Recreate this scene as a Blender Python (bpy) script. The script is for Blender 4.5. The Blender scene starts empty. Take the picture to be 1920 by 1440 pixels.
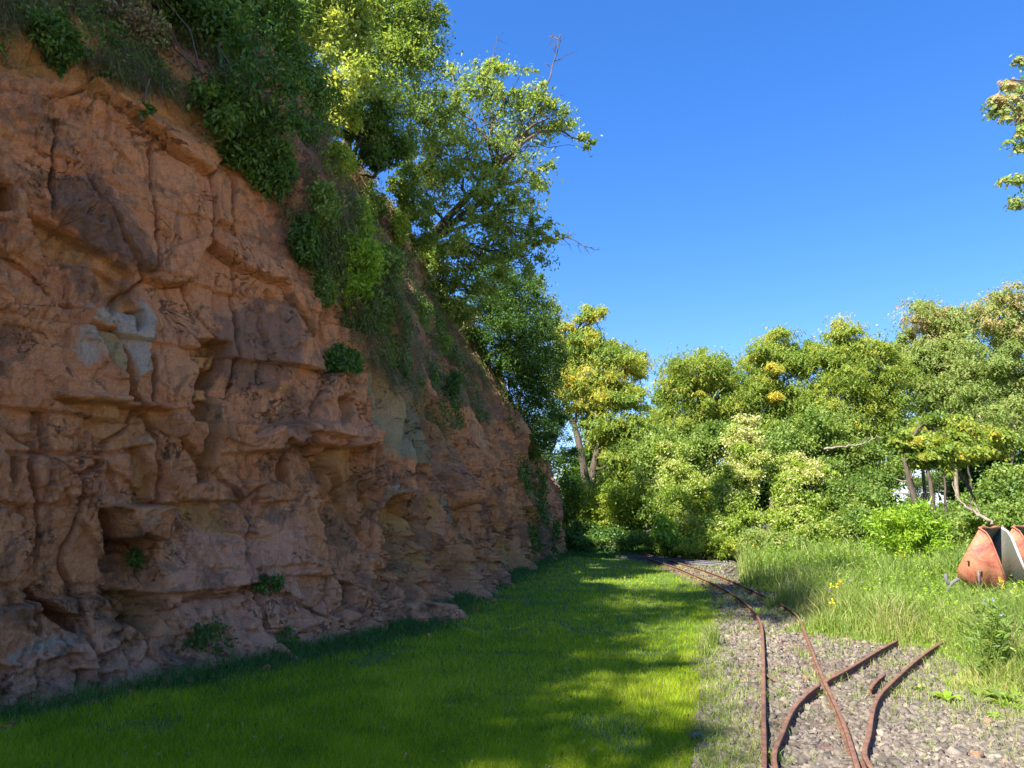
import bpy, math, random
import numpy as np
from mathutils import Vector

C = bpy.context.scene.collection
SC = bpy.context.scene
R = math.radians

# ---------------------------------------------------------------- camera, world, sun, exposure
F_PX, CAM_H = 1386.0, 1.65
PITCH = math.atan(240 / F_PX)
cam_d = bpy.data.cameras.new('camera'); cam = bpy.data.objects.new('camera', cam_d); C.objects.link(cam)
cam.location = (0, 0, CAM_H); cam.rotation_euler = (R(90) + PITCH, 0, 0)
cam_d.sensor_width = 36; cam_d.lens = F_PX / 1920 * 36; cam_d.clip_end = 2000; cam_d.clip_start = 0.05
SC.camera = cam

SUN_EL = R(50)
SUN_DIR = Vector((-0.70, -0.71, 0)).normalized() * math.cos(SUN_EL) + Vector((0, 0, math.sin(SUN_EL)))
W = bpy.data.worlds.new('World'); SC.world = W; W.use_nodes = True
nt = W.node_tree; nt.nodes.clear()
sky = nt.nodes.new('ShaderNodeTexSky'); sky.sky_type = 'NISHITA'; sky.sun_disc = False
sky.sun_elevation = SUN_EL; sky.sun_rotation = math.atan2(SUN_DIR.x, SUN_DIR.y)
sky.altitude = 300; sky.air_density = 1.0; sky.dust_density = 0.5; sky.ozone_density = 3.5
bg = nt.nodes.new('ShaderNodeBackground'); bg.inputs['Strength'].default_value = 0.15
wo = nt.nodes.new('ShaderNodeOutputWorld')
hs = nt.nodes.new('ShaderNodeHueSaturation'); hs.inputs['Saturation'].default_value = 1.38; hs.inputs['Value'].default_value = 0.65
gm = nt.nodes.new('ShaderNodeGamma'); gm.inputs[1].default_value = 0.85
tn = nt.nodes.new('ShaderNodeMix'); tn.data_type = 'RGBA'; tn.blend_type = 'MULTIPLY'; tn.inputs[0].default_value = 1; tn.inputs[7].default_value = (.86, .87, 1.14, 1)
nt.links.new(sky.outputs[0], gm.inputs[0]); nt.links.new(gm.outputs[0], hs.inputs['Color']); nt.links.new(hs.outputs[0], tn.inputs[6]); nt.links.new(tn.outputs[2], bg.inputs[0]); nt.links.new(bg.outputs[0], wo.inputs[0])
sl = bpy.data.lights.new('sun', 'SUN'); sl.energy = 4.8; sl.angle = R(0.5); sl.color = (1.0, 0.94, 0.84)
so = bpy.data.objects.new('sun', sl); C.objects.link(so)
so.rotation_euler = SUN_DIR.to_track_quat('Z', 'Y').to_euler()
SC.view_settings.view_transform = 'Standard'; SC.view_settings.look = 'None'
SC.view_settings.gamma = 1; SC.view_settings.exposure = 1.75
SC.cycles.max_bounces = 6; SC.cycles.diffuse_bounces = 4; SC.cycles.transmission_bounces = 4
SC.cycles.glossy_bounces = 2; SC.cycles.use_denoising = True

# ---------------------------------------------------------------- calibrated pixel <-> world helpers
CT, ST = math.cos(PITCH), math.sin(PITCH)
def ray(px, py):
    x = (px - 960) / F_PX; y = (720 - py) / F_PX
    return x, CT - y * ST, ST + y * CT
def at(px, py, Y):
    x, yy, z = ray(px, py); return np.array([x / yy * Y, Y, CAM_H + z / yy * Y])
def gnd(px, py, z=0.0):
    x, yy, zz = ray(px, py); t = (z - CAM_H) / zz; return np.array([x * t, yy * t, z])
def project(P):
    X, Y, Z = P[..., 0], P[..., 1], P[..., 2] - CAM_H
    fw = Y * CT + Z * ST; up = -Y * ST + Z * CT
    fw = np.where(fw < 0.05, 0.05, fw)
    return 960 + F_PX * X / fw, 720 - F_PX * up / fw

# ---------------------------------------------------------------- object helpers
def tag(o, label=None, cat=None, group=None, kind=None):
    if label: o['label'] = label
    if cat: o['category'] = cat
    if group: o['group'] = group
    if kind: o['kind'] = kind
    return o
def empty(name, loc, label, cat, group=None):
    o = bpy.data.objects.new(name, None); C.objects.link(o); o.location = tuple(float(a) for a in loc)
    o.empty_display_size = 0.2
    return tag(o, label, cat, group)

class MB:
    """collects vertices / faces / one float attribute into one mesh"""
    def __init__(s): s.v = []; s.f = []; s.a = []; s.n = 0
    def add(s, verts, faces, a=0.5):
        verts = np.asarray(verts, float).reshape(-1, 3); faces = np.asarray(faces, int)
        s.v.append(verts); s.f.append(faces + s.n); s.n += len(verts)
        s.a.append(np.broadcast_to(np.asarray(a, float), (len(verts),)))
        return s
    def box(s, c, sz, rot=None, a=0.5):
        x, y, z = [k / 2 for k in sz]
        v = np.array([[i, j, k] for k in (-z, z) for j in (-y, y) for i in (-x, x)], float)
        if rot is not None: v = v @ np.asarray(rot).T
        return s.add(v + np.asarray(c), [[0, 2, 3, 1], [4, 5, 7, 6], [0, 1, 5, 4], [2, 6, 7, 3], [0, 4, 6, 2], [1, 3, 7, 5]], a)
    def tube(s, pts, rad, sides=6, a=0.5, cap=True):
        pts = np.asarray(pts, float); n = len(pts); rad = np.broadcast_to(np.asarray(rad, float), (n,))
        t = np.gradient(pts, axis=0); t /= np.linalg.norm(t, axis=1)[:, None] + 1e-9
        ref = np.array([0, 0, 1.0]) if abs(t[0, 2]) < 0.9 else np.array([1.0, 0, 0])
        u = np.cross(t, ref); u /= np.linalg.norm(u, axis=1)[:, None] + 1e-9
        w = np.cross(t, u)
        an = np.arange(sides) * 2 * math.pi / sides
        ring = pts[:, None, :] + rad[:, None, None] * (np.cos(an)[None, :, None] * u[:, None, :] + np.sin(an)[None, :, None] * w[:, None, :])
        i = np.arange(n - 1)[:, None] * sides; j = np.arange(sides)[None, :]; j2 = (j + 1) % sides
        q = np.stack([i + j, i + j2, i + sides + j2, i + sides + j], -1).reshape(-1, 4)
        s.add(ring.reshape(-1, 3), q, a)
        if cap:
            b = s.n - n * sides
            s.f.append(np.array([list(range(b, b + sides))[::-1]])); s.f.append(np.array([list(range(s.n - sides, s.n))]))
        return s
    def build(s, name, mat, parent=None, smooth=False, origin=None, attr='v'):
        V = np.concatenate(s.v); A = np.concatenate(s.a)
        if origin is not None: V = V - np.asarray(origin)
        loops = np.concatenate([f.ravel() for f in s.f]); tot = np.concatenate([np.full(len(f), f.shape[1]) for f in s.f])
        return mesh_np(name, V, loops, tot, mat, parent, smooth, {attr: A})
def mesh_np(name, V, loops, tot, mat, parent=None, smooth=False, attrs={}, cols={}):
    me = bpy.data.meshes.new(name)
    me.vertices.add(len(V)); me.vertices.foreach_set('co', np.ascontiguousarray(V, dtype=np.float32).ravel())
    me.loops.add(len(loops)); me.loops.foreach_set('vertex_index', np.ascontiguousarray(loops, dtype=np.int32))
    me.polygons.add(len(tot)); st = np.concatenate([[0], np.cumsum(tot)[:-1]])
    me.polygons.foreach_set('loop_start', st.astype(np.int32)); me.polygons.foreach_set('loop_total', tot.astype(np.int32))
    if smooth: me.polygons.foreach_set('use_smooth', np.ones(len(tot), dtype=bool))
    for k, a in attrs.items():
        at_ = me.attributes.new(k, 'FLOAT', 'POINT'); at_.data.foreach_set('value', np.ascontiguousarray(a, dtype=np.float32))
    for k, a in cols.items():
        at_ = me.attributes.new(k, 'FLOAT_COLOR', 'POINT'); at_.data.foreach_set('color', np.ascontiguousarray(a, dtype=np.float32).ravel())
    me.materials.append(mat); me.update(calc_edges=True)
    if not smooth and False: pass
    o = bpy.data.objects.new(name, me); C.objects.link(o)
    if parent: o.parent = parent
    return o

# ---------------------------------------------------------------- numpy noise
def _h(ix, iy, iz, seed):
    h = (ix.astype(np.int64) * 374761393 + iy.astype(np.int64) * 668265263 + iz.astype(np.int64) * 2147483647 + seed * 1274126177) & 0xffffffff
    h = ((h ^ (h >> 13)) * 1274126177) & 0xffffffff
    h = ((h ^ (h >> 16)) * 2246822519) & 0xffffffff
    return ((h ^ (h >> 15)) & 0xffffff) / float(0xffffff)
def vn(x, y, z=None, seed=0):
    x = np.asarray(x, float); y = np.asarray(y, float); z = np.zeros_like(x) if z is None else np.asarray(z, float)
    fx, fy, fz = np.floor(x), np.floor(y), np.floor(z)
    u, v, w = x - fx, y - fy, z - fz
    u = u * u * (3 - 2 * u); v = v * v * (3 - 2 * v); w = w * w * (3 - 2 * w)
    r = 0
    for a in (0, 1):
        for b in (0, 1):
            for c in (0, 1):
                if c and not np.any(w): continue
                r = r + _h(fx + a, fy + b, fz + c, seed) * (u if a else 1 - u) * (v if b else 1 - v) * (w if c else 1 - w)
    return r * 2 - 1
def fbm(x, y, z=None, o=4, seed=0, g=0.5):
    r = 0; a = 1; t = 0
    for i in range(o):
        k = 2.03 ** i
        r = r + a * vn(x * k, y * k, None if z is None else z * k, seed + i * 17); t += a; a *= g
    return r / t
def voro(x, y, seed=0, jit=0.9):
    """nearest cell: random id, tilt pair, vector to centre, F2-F1"""
    fx, fy = np.floor(x), np.floor(y); z0 = np.zeros_like(fx)
    d1 = np.full(x.shape, 9.0); d2 = np.full(x.shape, 9.0)
    cx = np.zeros_like(x); cy = np.zeros_like(x); vx = np.zeros_like(x); vy = np.zeros_like(x)
    for a in (-1, 0, 1):
        for b in (-1, 0, 1):
            gx, gy = fx + a, fy + b
            px = gx + 0.5 + (_h(gx, gy, z0, seed) - 0.5) * jit; py = gy + 0.5 + (_h(gx, gy, z0 + 7, seed) - 0.5) * jit
            d = np.hypot(x - px, y - py); n = d < d1
            d2 = np.where(n, d1, np.minimum(d2, d)); d1 = np.where(n, d, d1)
            cx = np.where(n, gx, cx); cy = np.where(n, gy, cy); vx = np.where(n, x - px, vx); vy = np.where(n, y - py, vy)
    r = _h(cx, cy, z0 + 3, seed); t1 = _h(cx, cy, z0 + 11, seed) * 2 - 1; t2 = _h(cx, cy, z0 + 13, seed) * 2 - 1
    return r, t1, t2, vx, vy, d2 - d1
def sstep(a, b, x):
    t = np.clip((x - a) / (b - a), 0, 1); return t * t * (3 - 2 * t)
def poly_sd(px, py, poly):
    """signed distance, positive inside"""
    poly = np.asarray(poly, float); n = len(poly); ins = np.zeros(px.shape, bool); dm = np.full(px.shape, 1e9)
    for i in range(n):
        x1, y1 = poly[i]; x2, y2 = poly[(i + 1) % n]
        dx, dy = x2 - x1, y2 - y1; L = dx * dx + dy * dy + 1e-9
        t = np.clip(((px - x1) * dx + (py - y1) * dy) / L, 0, 1)
        dm = np.minimum(dm, np.hypot(px - x1 - t * dx, py - y1 - t * dy))
        c = (y1 > py) != (y2 > py)
        ins ^= c & (px < dx * (py - y1) / (dy if dy else 1e-9) + x1)
    return np.where(ins, dm, -dm)

# ---------------------------------------------------------------- materials
def mat(name):
    m = bpy.data.materials.new(name); m.use_nodes = True; n = m.node_tree; n.nodes.clear()
    out = n.nodes.new('ShaderNodeOutputMaterial'); p = n.nodes.new('ShaderNodeBsdfPrincipled')
    n.links.new(p.outputs[0], out.inputs[0]); return m, n, p, out
def ramp(n, fac, stops):
    r = n.nodes.new('ShaderNodeValToRGB'); e = r.color_ramp.elements
    while len(e) < len(stops): e.new(0.5)
    for k, (p, c) in enumerate(stops): e[k].position = p; e[k].color = (*c, 1)
    n.links.new(fac, r.inputs[0]); return r.outputs[0]
def attr(n, name, sock='Fac'):
    a = n.nodes.new('ShaderNodeAttribute'); a.attribute_name = name; return a.outputs[sock]
def noise(n, scale, detail=4, rough=0.55, vec=None, dist=0):
    t = n.nodes.new('ShaderNodeTexNoise'); t.inputs['Scale'].default_value = scale; t.inputs['Detail'].default_value = detail
    t.inputs['Roughness'].default_value = rough; t.inputs['Distortion'].default_value = dist
    if vec: n.links.new(vec, t.inputs['Vector'])
    return t.outputs['Fac']
def objco(n):
    return n.nodes.new('ShaderNodeTexCoord').outputs['Object']
def scaled(n, vec, s):
    m = n.nodes.new('ShaderNodeMapping'); m.inputs['Scale'].default_value = s; n.links.new(vec, m.inputs[0]); return m.outputs[0]
def mixc(n, fac, a, b, bt='MIX'):
    m = n.nodes.new('ShaderNodeMix'); m.data_type = 'RGBA'; m.blend_type = bt
    for s, v in ((m.inputs[0], fac), (m.inputs[6], a), (m.inputs[7], b)):
        if isinstance(v, (int, float)): s.default_value = v
        elif isinstance(v, tuple): s.default_value = (*v, 1)
        else: n.links.new(v, s)
    return m.outputs[2]
def mth(n, op, a, b=0.0, clamp=False):
    m = n.nodes.new('ShaderNodeMath'); m.operation = op; m.use_clamp = clamp
    for s, v in ((m.inputs[0], a), (m.inputs[1], b)):
        if isinstance(v, (int, float)): s.default_value = v
        else: n.links.new(v, s)
    return m.outputs[0]
def bump(n, p, h, dist, strength=1.0):
    b = n.nodes.new('ShaderNodeBump'); b.inputs['Distance'].default_value = dist; b.inputs['Strength'].default_value = strength
    n.links.new(h, b.inputs['Height']); n.links.new(b.outputs[0], p.inputs['Normal'])
def leaf_mat(name, stops, trans=0.4, rough=0.5, spec=0.35):
    m, n, p, out = mat(name)
    col = ramp(n, attr(n, 'v'), stops)
    n.links.new(col, p.inputs['Base Color']); p.inputs['Roughness'].default_value = rough
    p.inputs['Specular IOR Level'].default_value = spec
    t = n.nodes.new('ShaderNodeBsdfTranslucent')
    tc = mixc(n, 1.0, col, (1.25, 1.15, 0.55), 'MULTIPLY'); n.links.new(tc, t.inputs[0])
    x = n.nodes.new('ShaderNodeMixShader'); x.inputs[0].default_value = trans
    n.links.new(p.outputs[0], x.inputs[1]); n.links.new(t.outputs[0], x.inputs[2]); n.links.new(x.outputs[0], out.inputs[0])
    return m
LEAF = {
 'robinia': leaf_mat('robinia_leaf', [(0, (.12, .20, .028)), (.5, (.25, .36, .055)), (.78, (.40, .44, .07)), (1, (.62, .50, .06))], .55),
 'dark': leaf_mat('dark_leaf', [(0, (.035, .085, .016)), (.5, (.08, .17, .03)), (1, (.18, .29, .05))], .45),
 'mid': leaf_mat('mid_leaf', [(0, (.08, .15, .03)), (.5, (.18, .29, .055)), (1, (.36, .43, .10))], .5),
 'lime': leaf_mat('lime_leaf', [(0, (.12, .20, .022)), (.5, (.28, .39, .05)), (1, (.52, .53, .08))], .55),
 'oak': leaf_mat('oak_leaf', [(0, (.10, .18, .035)), (.5, (.23, .34, .07)), (1, (.46, .51, .13))], .55),
 'bright': leaf_mat('bright_leaf', [(0, (.12, .24, .018)), (.5, (.24, .40, .03)), (1, (.38, .50, .05))], .45),
 'clematis': leaf_mat('clematis_leaf', [(0, (.12, .20, .025)), (.4, (.26, .38, .05)), (.72, (.38, .48, .09)), (.82, (.52, .52, .22)), (1, (.66, .62, .38))], .5),
 'reddish': leaf_mat('reddish_leaf', [(0, (.14, .22, .05)), (.5, (.25, .35, .08)), (.82, (.36, .40, .12)), (1, (.50, .36, .20))], .5),
 'dry': leaf_mat('dry_stalk', [(0, (.14, .09, .05)), (.45, (.30, .20, .11)), (.6, (.14, .18, .05)), (.8, (.22, .28, .07)), (1, (.36, .29, .16))], .3),
 'lawn': leaf_mat('lawn_blade', [(0, (.13, .25, .012)), (.5, (.36, .49, .018)), (.9, (.54, .59, .045)), (1, (.58, .54, .22))], .5, .6, .08),
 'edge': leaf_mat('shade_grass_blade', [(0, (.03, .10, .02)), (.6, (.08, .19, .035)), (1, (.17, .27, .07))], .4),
 'weed': leaf_mat('meadow_blade', [(0, (.12, .20, .035)), (.5, (.24, .34, .07)), (.85, (.38, .44, .12)), (1, (.52, .45, .24))], .5),
 'flower': leaf_mat('yellow_flower', [(0, (.5, .42, .02)), (1, (.85, .7, .04))], .3),
 'pale': leaf_mat('pale_flower', [(0, (.26, .28, .38)), (1, (.36, .42, .6))], .3),
}
def bark(name, a, b):
    m, n, p, out = mat(name); co = objco(n)
    t = noise(n, 9, 5, .65, scaled(n, co, (1, 1, .25)))
    n.links.new(ramp(n, t, [(.3, a), (.7, b)]), p.inputs['Base Color']); p.inputs['Roughness'].default_value = .9
    bump(n, p, t, .03); return m
BARK = bark('bark', (.035, .028, .02), (.13, .10, .07)); PALEBARK = bark('pale_bark', (.13, .10, .07), (.32, .26, .19))
TWIG = bark('dead_twig', (.05, .04, .035), (.14, .11, .09))

def rock_mat():
    m, n, p, out = mat('red_sandstone'); co = objco(n)
    sep = n.nodes.new('ShaderNodeSeparateColor'); n.links.new(attr(n, 'mask', 'Color'), sep.inputs[0])
    stain, pale, moss = sep.outputs[0], sep.outputs[1], sep.outputs[2]; pink = attr(n, 'pink')
    big = noise(n, .55, 5, .6, co, .6); mid = noise(n, 2.6, 6, .68, co, .8); fine = noise(n, 16, 8, .72, co)
    bed = noise(n, 3.0, 5, .7, scaled(n, co, (.35, .35, 4.5)), 1.2)
    streak = noise(n, 5.0, 5, .65, scaled(n, co, (1.6, 1.6, .22)), .8)
    base = ramp(n, big, [(.28, (.44, .158, .06)), (.5, (.60, .25, .10)), (.72, (.51, .182, .077))])
    base = mixc(n, mth(n, 'MULTIPLY', ramp(n, mid, [(.35, (0, 0, 0)), (.65, (1, 1, 1))]), .55), base, (.68, .33, .13))
    base = mixc(n, mth(n, 'MULTIPLY', ramp(n, bed, [(.54, (0, 0, 0)), (.68, (1, 1, 1))]), .25), base, (.46, .16, .085))
    base = mixc(n, mth(n, 'MULTIPLY', ramp(n, streak, [(.52, (0, 0, 0)), (.64, (1, 1, 1))]), .5), base, (.19, .10, .055))
    base = mixc(n, mth(n, 'MULTIPLY', pink, .6), base, mixc(n, fine, (.50, .21, .12), (.80, .45, .29)))
    # natural grey-brown weathering crust
    crust = ramp(n, mth(n, 'ADD', mth(n, 'MULTIPLY', mid, .6), mth(n, 'MULTIPLY', big, .5)), [(.545, (0, 0, 0)), (.62, (1, 1, 1))])
    base = mixc(n, mth(n, 'MULTIPLY', crust, .7), base, (.17, .098, .055))
    def edge(a, w=.9):
        return ramp(n, mth(n, 'ADD', a, mth(n, 'MULTIPLY', mth(n, 'SUBTRACT', mth(n, 'ADD', mth(n, 'MULTIPLY', fine, .5), mth(n, 'MULTIPLY', mid, .5)), .5), w)), [(.38, (0, 0, 0)), (.62, (1, 1, 1))])
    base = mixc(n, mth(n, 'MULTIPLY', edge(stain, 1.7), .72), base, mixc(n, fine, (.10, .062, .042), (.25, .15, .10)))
    base = mixc(n, mth(n, 'MULTIPLY', edge(moss, 1.6), .75), base, mixc(n, fine, (.17, .18, .08), (.36, .34, .19)))
    base = mixc(n, mth(n, 'MULTIPLY', edge(pale, 1.7), .7), base, mixc(n, fine, (.27, .26, .18), (.48, .45, .34)))
    def crack(sc, w, gate_sc, g0, seedv):
        v = n.nodes.new('ShaderNodeMapping'); v.inputs['Location'].default_value = (seedv, seedv * 2, 0); v.inputs['Scale'].default_value = (1, 1, 1.25); n.links.new(co, v.inputs[0])
        t = noise(n, sc, 9, .62, v.outputs[0], .6); a = mth(n, 'ABSOLUTE', mth(n, 'SUBTRACT', t, .5))
        l = ramp(n, a, [(0, (1, 1, 1)), (w, (0, 0, 0))]); g = ramp(n, noise(n, gate_sc, 3, .5, v.outputs[0]), [(g0, (0, 0, 0)), (g0 + .05, (1, 1, 1))])
        return mth(n, 'MULTIPLY', l, g)
    ck = mth(n, 'MAXIMUM', crack(1.0, .005, 1.1, .52, 3.0), mth(n, 'MULTIPLY', crack(3.0, .010, 1.3, .58, 7.0), .7))
    base = mixc(n, mth(n, 'MULTIPLY', attr(n, 'ochre'), .75), base, mixc(n, mid, (.42, .19, .045), (.66, .36, .10)))
    base = mixc(n, mth(n, 'MULTIPLY', ck, .38), base, (.10, .05, .03))
    sp = noise(n, 70, 4, .7, co)
    base = mixc(n, 1.0, base, ramp(n, sp, [(.3, (.68, .66, .64)), (.55, (1.02, 1.02, 1.02)), (.75, (1.22, 1.18, 1.14))]), 'MULTIPLY')
    n.links.new(base, p.inputs['Base Color']); p.inputs['Roughness'].default_value = .93; p.inputs['Specular IOR Level'].default_value = .2
    h = mth(n, 'ADD', mth(n, 'MULTIPLY', fine, .6), mth(n, 'ADD', mth(n, 'MULTIPLY', sp, .16), mth(n, 'MULTIPLY', bed, .12)))
    h = mth(n, 'SUBTRACT', h, mth(n, 'MULTIPLY', ck, 1.2))
    bump(n, p, h, .07, 1.0)
    return m
def soil_mat(name, a, b, sc=5):
    m, n, p, out = mat(name); co = objco(n)
    t = noise(n, sc, 8, .65, co); t2 = noise(n, sc * 14, 4, .7, co)
    c = ramp(n, t, [(.35, a), (.65, b)]); c = mixc(n, 1.0, c, ramp(n, t2, [(.3, (.6, .6, .6)), (.7, (1.3, 1.3, 1.3))]), 'MULTIPLY')
    n.links.new(c, p.inputs['Base Color']); p.inputs['Roughness'].default_value = .95; bump(n, p, t2, .03); return m
def gravel_mat():
    m, n, p, out = mat('gravel_bed'); co = objco(n)
    v = n.nodes.new('ShaderNodeTexVoronoi'); v.inputs['Scale'].default_value = 26; n.links.new(co, v.inputs['Vector'])
    s = n.nodes.new('ShaderNodeSeparateColor'); n.links.new(v.outputs['Color'], s.inputs[0])
    c = ramp(n, s.outputs[0], [(0, (.05, .04, .03)), (.5, (.10, .082, .064)), (1, (.16, .135, .11))])
    t = noise(n, 1.6, 5, .6, co)
    c = mixc(n, mth(n, 'MULTIPLY', ramp(n, t, [(.5, (0, 0, 0)), (.62, (1, 1, 1))]), .5), c, (.08, .06, .03))
    n.links.new(c, p.inputs['Base Color']); p.inputs['Roughness'].default_value = .9
    bump(n, p, v.outputs['Distance'], .04); return m
def stone_mat():
    m, n, p, out = mat('ballast_stone'); co = objco(n)
    c = ramp(n, attr(n, 'v'), [(0, (.06, .048, .037)), (.45, (.125, .103, .081)), (.8, (.18, .15, .118)), (.92, (.26, .21, .155)), (.97, (.20, .095, .05)), (1, (.34, .30, .24))])
    t = noise(n, 60, 4, .6, co)
    c = mixc(n, 1.0, c, ramp(n, t, [(.3, (.75, .75, .75)), (.7, (1.2, 1.2, 1.2))]), 'MULTIPLY')
    n.links.new(c, p.inputs['Base Color']); p.inputs['Roughness'].default_value = .85; return m
def rust_mat(name, stops, sc=14):
    m, n, p, out = mat(name); co = objco(n)
    t = noise(n, sc, 7, .7, co); n.links.new(ramp(n, t, stops), p.inputs['Base Color']); p.inputs['Roughness'].default_value = .85
    bump(n, p, noise(n, sc * 6, 4, .6, co), .008); return m
def paint_rust(name, paint, rust, lo, hi):
    m, n, p, out = mat(name); co = objco(n)
    t = noise(n, 2.3, 8, .72, co, .4); sp = noise(n, 20, 4, .6, co)
    c = ramp(n, t, [(lo, rust), (hi, paint)])
    c = mixc(n, ramp(n, sp, [(.64, (0, 0, 0)), (.70, (1, 1, 1))]), c, (.17, .05, .025))
    n.links.new(c, p.inputs['Base Color']); p.inputs['Roughness'].default_value = .7; bump(n, p, sp, .006); return m
M_ROCK = rock_mat(); M_SOIL = soil_mat('ground_soil', (.045, .055, .02), (.10, .09, .04)); M_GRAVEL = gravel_mat(); M_STONE = stone_mat()
M_TURF = soil_mat('turf_soil', (.05, .10, .015), (.10, .17, .025), 3)
M_RUST = rust_mat('rusty_rail', [(.3, (.075, .034, .022)), (.5, (.155, .073, .044)), (.72, (.25, .135, .085))])
M_RUSTD = rust_mat('rusty_sleeper', [(.3, (.07, .04, .03)), (.6, (.14, .08, .06)), (.8, (.19, .13, .10))], 8)
M_TUB = paint_rust('red_paint_rust', (.27, .045, .036), (.34, .145, .075), .46, .58)
M_TUBIN = paint_rust('grey_inner_paint_shaded', (.06, .065, .045), (.08, .06, .035), .36, .5)  # grey interior darkened in the colour to stand in for the tub's shade
M_WHITE = paint_rust('white_rim_paint', (.50, .49, .45), (.28, .15, .08), .36, .42)
M_STEEL = rust_mat('grey_steel', [(.3, (.08, .08, .09)), (.7, (.17, .16, .17))])

# ---------------------------------------------------------------- ground, turf, gravel
def sheet(name, pts, z, m, kind='structure'):
    V = np.array([[x, y, z] for x, y in pts]); o = mesh_np(name, V, np.arange(len(V)), np.array([len(V)]), m); o['kind'] = kind; return o
sheet('ground', [(-400, -400), (400, -400), (400, 400), (-400, 400)], -0.012, M_SOIL)
LAWN_R = np.array([(-4, .55), (0, .7), (3, .95), (5.2, 1.33), (7.2, 1.87), (10.1, 2.62), (12.7, 3.6), (15, 4.15), (18.4, 4.5), (23.8, 4.7), (27, 4.4), (30, 5.2), (33, 6)])
def lawn_right(Y): return np.interp(Y, LAWN_R[:, 0], LAWN_R[:, 1])
WEED_L = np.array([(3, 5.3), (5.2, 4.85), (6.4, 4.15), (7.4, 4.3), (8.6, 4.9), (9.4, 4.9), (9.9, 4.4), (10.6, 4.2), (12, 4.5), (16, 5.1), (20.8, 5.5), (24, 6.9), (28, 7.5), (33, 8)])
def weed_left(Y): return np.interp(Y, WEED_L[:, 0], WEED_L[:, 1])
def edgew(pts, s):
    o = []
    for i in range(len(pts) - 1):
        a, b = np.array(pts[i]), np.array(pts[i + 1]); n = max(2, int(np.linalg.norm(b - a) / .12))
        for k in range(n):
            p = a + (b - a) * k / n; o.append((p[0] + s * (vn(p[1] * 2, p[1] * .3, seed=3) * .12 + vn(p[1] * 7, .5, seed=4) * .05), p[1]))
    return o
sheet('added_bounce_ground', [(.9, 3.2), (9, 4.0), (12.5, 9), (16, 14), (26, 24), (70, 40), (90, -90), (-6, -90), (-6, -13), (.5, -10)], -0.003, soil_mat('pale_bounce_gravel', (.40, .33, .25), (.60, .50, .39), 2))  # pale ground out of view, added to bounce sunlight onto the shaded cliff
sheet('lawn', [(-14, -10), (-14, 36), (4, 36)] + edgew([(x, y) for y, x in LAWN_R[::-1]], 1) + [(.5, -10)], -0.006, M_TURF)
sheet('gravel_bed', edgew([(x - .25, y) for y, x in LAWN_R[:11]], 1) + edgew([(x + .35, y) for y, x in WEED_L[:-2][::-1]], 1) + [(9, 4.2), (9, -4)], 0.0, M_GRAVEL)

# ---------------------------------------------------------------- the cliff
ctrl = np.array([(-15, -14), (-11.2, -6), (-7.6, 0.6), (-4.75, 6.0), (-3.0, 8.8), (-1.9, 11.2), (-1.1, 16.5), (0.0, 21.7), (1.1, 27), (1.85, 30.6), (1.2, 33.2), (-2, 35.5), (-8, 38)], float)
def catmull(P, n=40):
    P = np.vstack([2 * P[0] - P[1], P, 2 * P[-1] - P[-2]]); o = []
    for i in range(1, len(P) - 2):
        t = np.linspace(0, 1, n, endpoint=False)[:, None]; a, b, c, d = P[i - 1], P[i], P[i + 1], P[i + 2]
        o.append(.5 * ((2 * b) + (c - a) * t + (2 * a - 5 * b + 4 * c - d) * t ** 2 + (3 * b - a - 3 * c + d) * t ** 3))
    return np.vstack(o + [P[-2][None]])
cur = catmull(ctrl); seg = np.hypot(*np.diff(cur, axis=0).T); S = np.concatenate([[0], np.cumsum(seg)])
Sy = lambda y: np.interp(y, cur[:int(len(cur) * .8), 1], S[:int(len(cur) * .8)])
s_near, s_mid, s_far = Sy(4.2), Sy(12.5), Sy(31.5)
s_arr = np.concatenate([np.linspace(0, s_near, 110, endpoint=False), np.linspace(s_near, s_mid, 640, endpoint=False),
                        np.linspace(s_mid, s_far, 560, endpoint=False), np.linspace(s_far, S[-1], 70)])
bx, by = np.interp(s_arr, S, cur[:, 0]), np.interp(s_arr, S, cur[:, 1])
ss = np.linspace(0, S[-1], 800); fxx, fyy = np.interp(ss, S, cur[:, 0]), np.interp(ss, S, cur[:, 1])
tx, ty = np.gradient(fxx), np.gradient(fyy); L = np.hypot(tx, ty); nx, ny = ty / L, -tx / L
k = np.hanning(61); k /= k.sum(); pad = lambda a: np.convolve(np.pad(a, 30, 'edge'), k, 'valid')
nx, ny = pad(nx), pad(ny); L = np.hypot(nx, ny); NX, NY = np.interp(s_arr, ss, nx / L), np.interp(s_arr, ss, ny / L)
H1 = np.interp(by, [-14, 5, 9.3, 11.3, 12.8, 16, 22, 25.5, 28, 31, 36], [6.5, 6.6, 7.1, 5.8, 4.5, 4.5, 4.6, 4.7, 3.6, 3.0, 2.2])
H2 = np.interp(by, [-14, 15, 20, 24, 28, 31, 36], [10.4, 10.4, 9.6, 7.4, 5.2, 3.9, 3.0])
late = s_arr > s_far; H1[late] = np.linspace(H1[~late][-1], 2.2, late.sum()); H2[late] = np.linspace(H2[~late][-1], 3, late.sum())
n1, n2, n3 = 430, 150, 34
rows = []
for i in range(n1): t = i / n1; rows.append((0, t))
for i in range(n2): t = i / n2; rows.append((1, t))
for i in range(n3): t = (i / (n3 - 1)) ** 1.6; rows.append((2, t))
nr, ns = len(rows), len(s_arr)
kind = np.array([r[0] for r in rows])[:, None]; tt = np.array([r[1] for r in rows])[:, None]
Z = np.where(kind == 0, -.25 + tt * (H1 + .25), np.where(kind == 1, H1 + tt * (H2 - H1), H2 + tt * 1.2))
Zb = np.clip(Z, 0, None)
back1 = .115 * np.minimum(Zb, H1)
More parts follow.
